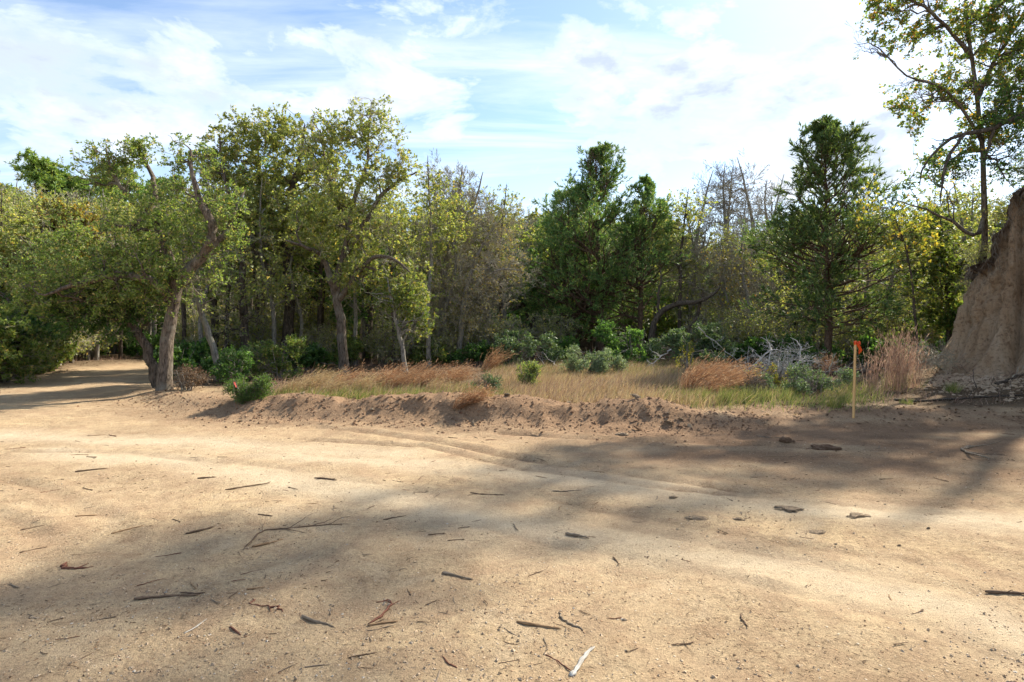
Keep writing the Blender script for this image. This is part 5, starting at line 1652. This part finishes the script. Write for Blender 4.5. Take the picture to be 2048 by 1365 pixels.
def stake():
    d = 9.15
    b = seat(1707, d)
    top = at(1711, 683, d)[2] - b[2]
    t = thing('survey_stake', 'upright wooden survey stake with orange tape at the edge of the bare dirt', 'stake', b, math.radians(-18))
    w, th = 0.030, 0.014
    # pointed lath with slightly worn top corners
    prof = [(-w, 0.02), (-w, top - .012), (-w + .008, top), (w - .004, top + .002), (w, top - .008), (w, 0.02), (0.0, -0.16)]
    n = len(prof)
    V = [(x, -th, z) for x, z in prof] + [(x, th, z) for x, z in prof]
    me = bpy.data.meshes.new('lath')
    me.from_pydata(V, [], [list(range(n)), list(range(2 * n - 1, n - 1, -1))] + [[i, i + n, (i + 1) % n + n, (i + 1) % n] for i in range(n)])
    me.materials.append(LATH)
    me.update()
    lath = obj('lath', me, t)
    t.rotation_euler = (math.radians(1.0), math.radians(2.0), math.radians(52))
    # tape wrapped round the top, knot and two loose tails
    rng = np.random.default_rng(3)
    g = Geo()
    k = 16
    for z0, z1, e in ((top - .055, top - .018, .004), (top - .04, top + .004, .006)):
        a = np.arange(k) / k * 2 * np.pi
        sx, sy = (w + e), (th + e)
        cx = np.sign(np.cos(a)) * np.abs(np.cos(a)) ** .5 * sx
        cy = np.sign(np.sin(a)) * np.abs(np.sin(a)) ** .5 * sy
        lo = np.c_[cx, cy, np.full(k, z0) + .006 * np.sin(a * 2)]
        hi = np.c_[cx, cy, np.full(k, z1) + .006 * np.cos(a)]
        i = np.arange(k)
        g.add(np.r_[lo, hi], np.stack([i, (i + 1) % k, (i + 1) % k + k, i + k], 1))
    obj('tape_wrap', g.mesh('tape_wrap', TAPE, True, False), t)
    g = Geo()
    u = norm(rng.normal(size=(60, 3)))
    ph = np.linspace(0, np.pi, 7); th_ = np.linspace(0, 2 * np.pi, 9)[:-1]
    V = np.array([(.022 * math.sin(p) * math.cos(q) * (1 + .3 * math.sin(3 * q)) + .018, -.022 + .016 * math.sin(p) * math.sin(q), top - .03 + .02 * math.cos(p)) for p in ph for q in th_])
    i = np.arange(6)[:, None] * 8 + np.arange(8)[None]
    j = np.arange(6)[:, None] * 8 + (np.arange(8)[None] + 1) % 8
    g.add(V, np.stack([i, j, j + 8, i + 8], -1).reshape(-1, 4))
    obj('tape_knot', g.mesh('tape_knot', TAPE, True, False), t)
    for s, (ex, ez, cur) in enumerate(((.125, -.155, .05), (.075, -.12, .03))):
        g = Geo()
        q = np.linspace(0, 1, 12)
        x = .015 + ex * q + .012 * np.sin(q * 7 + s)
        z = top - .03 + cur * np.sin(q * 3.14) + ez * q ** 1.6
        y = -.03 - .03 * q - .02 * np.sin(q * 5 + s * 2)
        wv = np.c_[.004 * np.sin(q * 6), .012 * np.cos(q * 3 + s), .020 * np.ones(12)]
        P = np.c_[x, y, z]
        V = np.stack([P + wv, P - wv], 1).reshape(-1, 3)
        i = np.arange(11) * 2
        g.add(V, np.stack([i, i + 1, i + 3, i + 2], 1))
        obj('tape_tail', g.mesh('tape_tail', TAPE, True, False), t)


def pin_flag():
    d = 9.95
    b = seat(468, d)
    t = thing('pin_flag', 'small pink marker flag on a wire beside the bright feathery shrub', 'flag', b)
    h = at(466, 764, d)[2] - b[2]
    h = max(h, .35)
    g = Geo()
    g.tubes(np.array([[(0, 0, -.05), (.004, 0, h * .5), (-.01, 0, h)]]), np.full((1, 3), .0025), 5)
    obj('wire', g.mesh('wire', WIRE, True, False), t)
    g = Geo()
    q = np.linspace(0, 1, 7)
    V = np.stack([np.c_[-.01 + 0.06 * q, .02 * np.sin(q * 5), h - .05 * q + .01 * np.sin(q * 6)], np.c_[-.01 + 0.055 * q, .02 * np.sin(q * 5 + .5) + .01, h - .05 - .05 * q]], 1).reshape(-1, 3)
    i = np.arange(6) * 2
    g.add(V, np.stack([i, i + 1, i + 3, i + 2], 1))
    obj('flag', g.mesh('flag', PINK, True, False), t)


stake()
pin_flag()


# ------------------------------------------------------------------ bleached brush, logs, roots
def brush():
    rng = np.random.default_rng(71)
    d = 13.0
    for i, (px, lab, path, n) in enumerate((
            (1500, 'bleached white crown of curling dead branches behind the rusty grass mound', [(1490, 752), (1520, 720), (1545, 700), (1570, 705)], (26, 130)),
            (1560, 'bleached tangled dead branch lying between the yellow sprig and the dark bush', [(1560, 765), (1585, 735), (1615, 722), (1640, 730)], (20, 90)))):
        b = seat(px, d)
        tr = [([b + [0, 0, -.03]] + px_path(d, path, [0, -.2, -.3, -.3]), [.028, .024, .018, .012, .004]),
              ([b + [.1, 0, .05]] + px_path(d, [(px + 35, 735), (px + 40, 690), (px + 20, 675)], [0, .2, .3]), [.022, .018, .012, .004])]
        broad_tree('fallen_branch', lab, 'branch', b, tr, px_env(d, [(px + 45, 715, 62, 34), (px + 25, 745, 55, 26), (px + 90, 735, 50, 28, .6)], .9),
                   TWIG_PALE, TWIG_PALE, None, (0,) + n, 4, 0, wob=.16, seed=72 + i, up=.0, twl=.7, twr=.0042)
    for i, (x0, y0, x1, y1, dd, r, m, lab) in enumerate((
            (1560, 738, 1850, 742, 15.0, .075, BARK_DARK, 'long dark fallen log behind the survey stake'),
            (1180, 744, 1010, 738, 18.5, .03, TWIG_PALE, 'thin pale dead pole lying at the back of the golden clearing'),
            (1340, 700, 1290, 738, 17.0, .02, TWIG_PALE, 'pale dead stem propped up before the blue-green bushes'),
            (1395, 655, 1478, 725, 16.5, .018, TWIG_PALE, 'slanting silvery dead stem over the rusty grass mound'),
            (1800, 836, 2130, 786, 10.4, .022, BARK_DARK, 'long dark fallen limb at the foot of the clay bank'),
            (1990, 808, 2090, 770, 11.6, .03, BARK_DARK, 'dark root lying down the rubble slope of the clay bank'))):
        A, B = at(x0, y0, dd), at(x1, y1, dd + (.4 if i != 4 else .5))
        for q in (A, B):
            if i in (0, 1, 4, 5):
                q[2] = gz(q[0], q[1]) + r * .9
        n = 14
        t = np.linspace(0, 1, n)[:, None]
        P = A + (B - A) * t + rng.normal(size=(n, 3)) * [.03, .05, .012]
        if i in (0, 1, 4, 5):
            P[:, 2] = height(P[:, 0], P[:, 1]) + r * (.75 + .35 * rng.random(n))
        R = np.linspace(r, r * .45, n)
        b = P[0].copy()
        th = thing('fallen_log' if i in (0, 4) else 'fallen_branch', lab, 'log' if i in (0, 4) else 'branch', b)
        g = Geo()
        g.tubes((P - b)[None], R[None], 8, .12, rng)
        obj('stem', g.mesh('stem', m, True), th)
        C, RC = grow((P - b)[None], R[None], 9, rng, .25, 1, 48, 12, .22, 6, .15, .08, .5, .003)
        g = Geo()
        g.tubes(C, RC, 4)
        C2, R2 = grow(C, RC, 4, rng, .3, 1, 45, 12, .5, 4, .1, .08, .7, .0025)
        g.tubes(C2, R2, 3)
        tag(obj('branches', g.mesh('branches', m if i not in (0, 5) else TWIG_GREY, False), th), kind='stuff')
    # grey twig heap by the bank
    b = seat(1850, 13.2)
    broad_tree('brush_pile', 'heap of grey dead twigs between the pinkish grass and the clay bank', 'brush', b,
               [([b + [-.6, 0, 0], b + [0, 0, .3], b + [.5, .1, .45]], [.02, .018, .006]), ([b + [.5, -.1, 0], b + [0, 0, .4], b + [-.4, .1, .7]], [.02, .018, .006])],
               [(b + [0, 0, .35], np.array([.75, .5, .4]), 1)], TWIG_GREY, TWIG_GREY, None, (0, 40, 200), 4, 0, wob=.1, seed=78, up=.1, twr=.004)
    # roots hanging from the rim of the bank
    k = (BRINK[:, 0] < 12.6) & (BRINK[:, 1] < 14.6) & (BRINK[:, 1] > 11.4)
    pts = BRINK[k]
    m = 90
    pick = pts[rng.integers(len(pts), size=m)] + rng.normal(size=(m, 3)) * .04
    out = norm(np.array([[-.62, -.78, 0]]))
    L = .15 + .5 * rng.random(m) ** 1.6
    B = pick + out * (.03 + .12 * rng.random(m))[:, None] + np.c_[.1 * rng.normal(size=m), .1 * rng.normal(size=m), -L]
    P = bez(pick, np.repeat(out, m, 0), B, 7, .07, rng)
    b = pts[len(pts) // 2].copy()
    R = (.004 + .012 * rng.random(m) ** 3)[:, None] * np.linspace(1, .25, 7)[None]
    g = Geo()
    g.tubes(P - b, R, 5)
    C, RC = grow(P - b, R, 5, rng, .2, 1, 40, 15, .5, 4, -.4, .08, .7, .0018)
    g.tubes(C, RC, 3)
    o = obj('roots', g.mesh('roots', TWIG_BROWN), None, b)
    tag(o, 'matted dark roots hanging over the rim of the clay bank', 'roots', None, 'stuff')


brush()


# ------------------------------------------------------------------ sticks on the track
def stick_mesh(L, r, seed, kink=.06, flat_=1.0, fork=0, pts=None):
    rng = np.random.default_rng(seed)
    n = 12
    if pts is None:
        x = np.linspace(-L / 2, L / 2, n)
        P = np.c_[x, kink * L * np.sin(x / L * (3 + 3 * rng.random()) + rng.random() * 6) + kink * .25 * L * rng.normal(size=n), np.zeros(n)]
    else:
        P, _ = resample(np.c_[np.array(pts), np.zeros(len(pts))], np.zeros(len(pts)), n)
        P = P + rng.normal(size=P.shape) * [.004, .004, 0]
    P[:, 2] = r * .55
    R = r * (np.linspace(1, .55, n) * (1 + .18 * rng.normal(size=n)))
    R[0] *= .55; R[-1] *= .4
    g = Geo()
    g.tubes(P[None], R[None], 7, .18, rng)
    for e in (0, -1):                                    # close the broken ends
        base = (0 if e == 0 else (n - 1)) * 7
        c = g.n
        g.add(P[e:][:1] if e == -1 else P[:1], np.zeros((0, 3), int))
        tri = np.array([(base + i, base + (i + 1) % 7, c) if e == -1 else (base + (i + 1) % 7, base + i, c) for i in range(7)])
        g.F[3].append(tri)
    if flat_ != 1:
        g.V[0][:, 2] = r * flat_ * .6 + (g.V[0][:, 2] - r * .55) * flat_
    if fork:
        C, RC = grow(P[None], R[None], fork, rng, .25, .95, 38, 12, .35, 5, .02, .05, .7, r * .2)
        C[..., 2] = np.abs(C[..., 2]) * .4 + r * .4
        g.tubes(C, RC, 5, .1, rng)
    return g


def lay(o, x, y, rot, clear=.0):
    """lie on the ground, tilted with it"""
    e = .12
    z = gz(x, y)
    c, s = math.cos(rot), math.sin(rot)
    slope = (gz(x + c * e, y + s * e) - gz(x - c * e, y - s * e)) / (2 * e)
    o.location = (x, y, max(z, .5 * (gz(x + c * e, y + s * e) + gz(x - c * e, y - s * e))) + clear)
    o.rotation_euler = (0, -math.atan(slope), rot)


def named_sticks():
    S = [((268, 1200), (400, 1191), 11, ST_BROWN, .02, .6, 0, 'long dark brown strip of bark lying flat beside a streak of sunlight'),
         ((603, 1233), (668, 1256), 8, ST_GREY, .03, 1, 0, 'grey knobbly stick next to the curled red twig'),
         ((735, 1252), (797, 1242), 7, ST_TAN, .02, 1, 0, 'straight tan stick under the curled red twig'),
         ((1033, 1244), (1122, 1258), 8, ST_TAN, .015, 1, 0, 'straight orange-tan stick with a broken end'),
         ((1117, 1226), (1164, 1260), 6, ST_GREY, .10, 1, 0, 'curved grey twig beside the orange-tan stick'),
         ((1138, 1348), (1190, 1294), 15, ST_PALE, .03, .55, 0, 'pale weathered splinter of wood with frayed end'),
         ((1090, 1310), (1146, 1337), 4, ST_RED, .04, 1, 1, 'thin red-brown twig touching the pale weathered splinter'),
         ((505, 1097), (566, 1079), 8, ST_TAN, .03, .7, 0, 'tan bark strip under the bent forked twig'),
         ((510, 1194), (556, 1226), 5, ST_RED, .12, 1, 2, 'red-brown forked twig beside the long dark bark strip'),
         ((372, 1068), (428, 1055), 9, ST_BROWN, .03, .6, 0, 'brown bark strip with a split end'),
         ((450, 981), (540, 970), 4, ST_BROWN, .02, 1, 1, 'long thin twig along the pale wheel track'),
         ((395, 959), (432, 956), 6, ST_BROWN, .01, .8, 0, 'short straight dark stick above the long thin twig'),
         ((630, 956), (674, 961), 6, ST_BROWN, .02, .8, 1, 'short dark stick with a side twig on the pale wheel track'),
         ((884, 1147), (948, 1159), 7, ST_GREY, .02, 1, 0, 'straight light grey stick with a dark chip beside it'),
         ((1133, 1067), (1177, 1081), 8, ST_GREY, .06, .9, 0, 'bent dark grey stick alone on smooth sand'),
         ((1970, 1184), (2060, 1193), 9, ST_BROWN, .02, 1, 1, 'thick dark forked stick on the pale sunlit track'),
         ((126, 1130), (161, 1143), 7, ST_RED, .14, 1, 2, 'crumpled red-brown twig among small pebbles'),
         ((459, 1254), (483, 1270), 6, ST_RED, .03, 1, 0, 'short stout red-brown twig'),
         ((697, 1317), (752, 1304), 3.5, ST_BROWN, .02, 1, 0, 'thin straight dark twig on rough ground'),
         ((150, 943), (216, 937), 4, ST_BROWN, .02, 1, 0, 'thin dark twig on the bright orange sand'),
         ((222, 1067), (288, 1056), 5, ST_TAN, .02, .8, 0, 'tan splinter near a pale chip'),
         ((150, 1034), (196, 1029), 5, ST_TAN, .02, .8, 0, 'tan twig lying in the sun at the edge of the dappled shade'),
         ((1482, 1230), (1493, 1256), 5, ST_BROWN, .05, 1, 1, 'small forked twig pointing across the pale track'),
         ((516, 1030), (546, 1033), 5, ST_BROWN, .02, .8, 0, 'stubby black stick on the shaded sand'),
         ((493, 1179), (530, 1174), 5, ST_TAN, .02, .8, 0, 'short tan stick above the red-brown forked twig'),
         ((368, 1268), (416, 1235), 4, ST_PALE, .03, .8, 1, 'pale split straw-coloured splinter'),
         ((872, 1372), (878, 1338), 7, ST_GREY, .03, .7, 0, 'grey chip of wood standing across the grain of the track'),
         ((1940, 890), (1962, 925), 7, ST_GREY, .10, 1, 2, 'weathered forked stick on the brown dirt below the bank'),
         ((1105, 985), (1165, 983), 3.5, ST_GREY, .05, 1, 0, 'thin grey twig beside the deep wheel rut'),
         ((940, 990), (1010, 994), 4, ST_BROWN, .04, .8, 1, 'dark twig beside scattered clods in the shade')]
    for i, (a, b, w, m, kink, fl, fork, lab) in enumerate(S):
        A, B = np.array(flat(*a)), np.array(flat(*b))
        L = float(np.linalg.norm(B - A))
        mid = (A + B) / 2
        r = w * .42 * mid[1] / FPX
        g = stick_mesh(L, r, 700 + i, kink, fl, fork)
        o = obj('bark_strip' if 'bark' in lab else ('twig' if 'twig' in lab else 'stick'), g.mesh('stick', m, True))
        lay(o, mid[0], mid[1], math.atan2(B[1] - A[1], B[0] - A[0]))
        tag(o, lab, 'stick')
    # bent forked twig
    pts = np.array([flat(*p) for p in ((487, 1102), (505, 1082), (526, 1062), (580, 1057), (640, 1050), (730, 1045))])
    mid = pts.mean(0)
    g = stick_mesh(1, .006, 790, 0, 1, 5, pts - mid)
    o = obj('twig', g.mesh('twig', ST_BROWN, True))
    lay(o, mid[0], mid[1], 0)
    tag(o, 'long bent forked twig with thorny side shoots', 'stick')
    pts = np.array([flat(*p) for p in ((737, 1248), (762, 1232), (782, 1208), (776, 1200), (752, 1206))])
    mid = pts.mean(0)
    g = stick_mesh(1, .006, 791, 0, 1, 3, pts - mid)
    o = obj('twig', g.mesh('twig', ST_RED, True))
    lay(o, mid[0], mid[1], 0)
    tag(o, 'curled hook-shaped red twig', 'stick')


named_sticks()


def scatter_sticks():
    rng = np.random.default_rng(811)
    base = []
    for k in range(14):
        m = (ST_BROWN, ST_BROWN, ST_GREY, ST_TAN, ST_RED)[k % 5]
        g = stick_mesh(1.0, .045 if k % 3 else .025, 820 + k, .03 + .05 * rng.random(), .8, (0, 0, 1, 2)[k % 4])
        base.append((g.mesh('twig', m, True), k % 5))
    names = {0: 'dark brown twig', 1: 'dark brown twig', 2: 'weathered grey twig', 3: 'tan twig', 4: 'red-brown twig'}
    n = 0
    while n < 285:
        # more of them in the nearer shaded half and along the road edge
        px = rng.random() * 2300 - 120
        py = 868 + 480 * rng.random() ** 1.25
        if px > 1250 and py > 960 and rng.random() < .62:
            continue
        x, y = flat(px, py)
        me, c = base[rng.integers(len(base))]
        L = (.05 + .13 * rng.random() ** 1.8) * (.55 + y * .085)
        o = obj('twig', me)
        o.scale = (L, L * .85, L * .8)
        lay(o, x, y, rng.normal() * 1.1 + (math.pi if rng.random() < .5 else 0))
        tag(o, 'small %s scattered on the sandy track' % names[c], 'stick', 'small %ss scattered on the sandy track' % names[c])
        n += 1


scatter_sticks()


# ------------------------------------------------------------------ clods and grit
def clod_mesh(seed, mat, sub=3, rough=.35):
    import bmesh
    bm = bmesh.new()
    bmesh.ops.create_icosphere(bm, subdivisions=sub, radius=1)
    V = np.array([v.co for v in bm.verts])
    f = np.array([[v.index for v in fc.verts] for fc in bm.faces])
    bm.free()
    k = 1 + rough * (fbm(V[:, 0] * 1.6 + seed, V[:, 1] * 1.6 + V[:, 2] * 1.2, 3, seed) - .5) * 2 + .35 * rough * (fbm(V[:, 0] * 5 + V[:, 2] * 3, V[:, 1] * 5 - V[:, 2] * 2, 2, seed + 5) - .5) * 2
    V = V * k[:, None]
    return mesh_from('clod', V, f, mat, None, False)


def clod_mats():
    out = []
    for nm, a, b in (('clod_tan', (0.44, 0.32, 0.21), (0.60, 0.46, 0.32)), ('clod_red', (0.22, 0.125, 0.075), (0.38, 0.25, 0.16)), ('stone_pale', (0.38, 0.33, 0.27), (0.60, 0.54, 0.46))):
        m, nt = new_mat(nm)
        tc = nt.nodes.new('ShaderNodeTexCoord')
        n = noise_n(nt, tc.outputs['Object'], 3.5, 6, .7)
        finish(nt, ramp(nt, n, [(.35, a), (.65, b)]), .95, n, .9, .3, spec=.05)
        out.append(m)
    return out


CL_TAN, CL_RED, ST_STONE = clod_mats()


def clods():
    rng = np.random.default_rng(901)
    def heap(seed, mat):
        # a crumbling lump: many chunks stuck together
        r2 = np.random.default_rng(seed)
        Vs, Fs, n = [], [], 0
        for k in range(22):
            me = clod_mesh(seed * 7 + k, mat, 2 if k < 6 else 1, .5)
            V = np.empty(len(me.vertices) * 3, np.float32); me.vertices.foreach_get('co', V)
            V = V.reshape(-1, 3) * (.42 if k < 6 else .10 + .16 * r2.random()) * [1, 1, .8]
            a, q = r2.random() * 6.28, (.55 if k < 6 else 1.0) * r2.random() ** .6
            V = V + [math.cos(a) * q, math.sin(a) * q * .8, .25 * (1 - q)]
            F = np.empty(len(me.loops), np.int32); me.loops.foreach_get('vertex_index', F)
            Vs.append(V); Fs.append(F.reshape(-1, 3) + n); n += len(V)
            bpy.data.meshes.remove(me)
        return mesh_from('clod', np.concatenate(Vs), np.concatenate(Fs), mat, None, False)
    tan = [heap(i + 1, CL_TAN) for i in range(4)]
    red = [heap(10 + i, CL_RED) for i in range(2)]
    for i, (px, py, w, h, me, lab) in enumerate((
            (1394, 1040, 52, 16, tan[0], 'crumbled tan clod cluster beside a smaller clod on the sand'),
            (1478, 1040, 26, 10, tan[1], 'small flattened clod beside the crumbled cluster'),
            (1575, 1020, 66, 13, tan[2], 'long flattened clod beside the edge of the pale wheel track'),
            (1632, 1064, 54, 11, tan[3], 'flat broken crust of dirt in the sunlit strip'),
            (1716, 1033, 54, 13, tan[1], 'orange-tan lump of crust on the pale wheel track'),
            (1346, 996, 22, 9, tan[2], 'small dark clod above the crumbled cluster'),
            (1857, 1056, 9, 8, tan[0], 'pebble-sized clod on the smooth pale track'),
            (1798, 1093, 9, 8, tan[3], 'tiny rounded clod alone on sunlit sand'),
            (1572, 889, 32, 18, red[0], 'dark red-brown clod on the lip of the far rut'),
            (1650, 896, 70, 22, red[1], 'matted lump of dead grass and dirt on the lip of the far rut'),
            (1245, 872, 30, 12, tan[0], 'loose clod at the toe of the dirt ridge'))):
        x, y = flat(px, py)
        s = y / FPX
        o = obj('dirt_clod', me)
        o.scale = (w / 2 * s, w / 2 * s * .7, h / 2 * s * 1.5)
        o.location = (x, y, gz(x, y) + h * s * .05)
        o.rotation_euler = (0, 0, rng.normal() * .3)
        tag(o, lab, 'clod')
    # chunks on the ridge
    n = 0
    while n < 60:
        i = rng.random() * (len(RIDGE) - 4) + 1.5
        k = int(i)
        f = i - k
        hh = RIDGE[k][2] * (1 - f) + RIDGE[k + 1][2] * f
        if hh < .12:
            n += 1
            continue
        x = RIDGE[k][0] * (1 - f) + RIDGE[k + 1][0] * f + rng.normal() * .1
        y = RIDGE[k][1] * (1 - f) + RIDGE[k + 1][1] * f + rng.normal() * .3 - .25
        me = (tan + red[:1])[rng.integers(5)]
        s = .018 + .05 * rng.random() ** 3
        o = obj('dirt_clod', me)
        o.scale = (s * (1 + rng.random()), s, s * .7)
        o.location = (x, y, gz(x, y) + s * .15)
        o.rotation_euler = (rng.normal() * .4, rng.normal() * .4, rng.random() * 6.28)
        tag(o, 'loose clod lying on the dirt ridge', 'clod', 'loose clods on the dirt ridge')
        n += 1


clods()


def grit():
    """gravel and crumbs too small to count"""
    rng = np.random.default_rng(951)
    oc = np.array([(1, 0, 0), (-1, 0, 0), (0, 1, 0), (0, -1, 0), (0, 0, 1), (0, 0, -1)], float)
    of = np.array([(0, 2, 4), (2, 1, 4), (1, 3, 4), (3, 0, 4), (2, 0, 5), (1, 2, 5), (3, 1, 5), (0, 3, 5)])

    def put_(name, label, mat, n, smin, smax, pos):
        x, y = pos(n)
        n = len(x)
        s = smin + (smax - smin) * rng.random(n) ** 3
        V = oc[None] * (s[:, None, None] * (.6 + .8 * rng.random((n, 6, 1)))) * [1, 1, .65] + rng.normal(size=(n, 6, 3)) * (s * .18)[:, None, None]
        a = rng.random(n) * 6.28
        c, d = np.cos(a)[:, None], np.sin(a)[:, None]
        V = np.stack([V[..., 0] * c - V[..., 1] * d, V[..., 0] * d + V[..., 1] * c, V[..., 2]], -1)
        V = V + np.stack([x, y, height(x, y) + s * .15], 1)[:, None]
        F = (of[None] + 6 * np.arange(n)[:, None, None]).reshape(-1, 3)
        o = obj(name, mesh_from(name, V.reshape(-1, 3), F, mat, None, False))
        tag(o, label, 'gravel', None, 'stuff')

    def near(n):
        py = 870 + 560 * rng.random(n) ** .8
        px = -200 + 2450 * rng.random(n)
        d = FPX * CAMZ / (py - HORIZ)
        x, y = (px - 1024) / FPX * d, d
        k = rng.random(n) < np.clip(2.4 * fbm(x * 1.3, y * 1.3, 3, 77) - .7, .08, 1)
        return x[k], y[k]

    def ridge(n):
        i = rng.random(n) * (len(RIDGE) - 3) + 1
        k = i.astype(int)
        f = i - k
        R = np.array(RIDGE)
        x = R[k, 0] * (1 - f) + R[k + 1, 0] * f + rng.normal(size=n) * .15
        y = R[k, 1] * (1 - f) + R[k + 1, 1] * f + rng.normal(size=n) * .4 - .35
        return x, y
    put_('gravel', 'fine brown crumbs and grit strewn over the sandy track', CL_RED, 6000, .0015, .007, near)
    put_('gravel', 'tan crumbs of soil strewn over the sandy track', CL_TAN, 10000, .002, .011, near)
    put_('gravel', 'pale pebbles strewn over the sandy track', ST_STONE, 1500, .002, .009, near)
    put_('rubble', 'fine reddish crumbs of soil on the dirt ridge', CL_RED, 4000, .004, .026, ridge)
    def foot_of_bank(n):
        i = rng.random(n) * 3.6 + 3.2
        k = i.astype(int)
        f = i - k
        R = np.array(BANK, float)
        x = R[k, 0] * (1 - f) + R[k + 1, 0] * f
        y = R[k, 1] * (1 - f) + R[k + 1, 1] * f
        q = .7 + np.abs(rng.normal(size=n)) * .8
        return x - q * .75, y - q * .65
    put_('rubble', 'crumbled clay and stones fallen at the foot of the bank', CL_TAN, 3000, .006, .06, foot_of_bank)
    put_('rubble', 'small dark crumbs of soil on the dirt ridge', CL_RED, 1500, .005, .03, ridge)


grit()


def twig_litter():
    """needles, bark crumbs and twig bits too small to count, drifted together"""
    rng = np.random.default_rng(971)
    n = 8000
    py = 872 + 520 * rng.random(n)
    px = -200 + 2450 * rng.random(n)
    d = FPX * CAMZ / (py - HORIZ)
    x, y = (px - 1024) / FPX * d, d
    dens = np.clip(3.2 * fbm(x * .9, y * 1.6, 4, 79) - 1.35, .03, 1)
    for pts, w in PALE:
        dp, _, _ = poly_dist(x, y, pts)
        dens = dens * (1 - .8 * np.exp(-(dp / w) ** 2))
    k = rng.random(n) < dens
    x, y = x[k], y[k]
    m = len(x)
    a = rng.random(m) * 6.28
    L = (.003 + .02 * rng.random(m) ** 3) * (.4 + .22 * y)
    A = np.stack([x, y, height(x, y) + .004], 1)
    x2, y2 = x + np.cos(a) * L, y + np.sin(a) * L
    B = np.stack([x2, y2, height(x2, y2) + .004 + .004 * rng.random(m)], 1)
    M = (A + B) / 2 + np.c_[rng.normal(size=m) * L * .08, rng.normal(size=m) * L * .08, np.full(m, .001)]
    P = np.stack([A, M, B], 1)
    R = np.repeat((.0007 + .0013 * rng.random(m) ** 2)[:, None] * (.5 + .25 * y)[:, None], 3, 1)
    g = Geo()
    g.tubes(P, R, 3)
    o = obj('twig_litter', g.mesh('twig_litter', ST_BROWN))
    tag(o, 'fine brown twig bits and needles drifted over the sandy track', 'litter', None, 'stuff')


twig_litter()
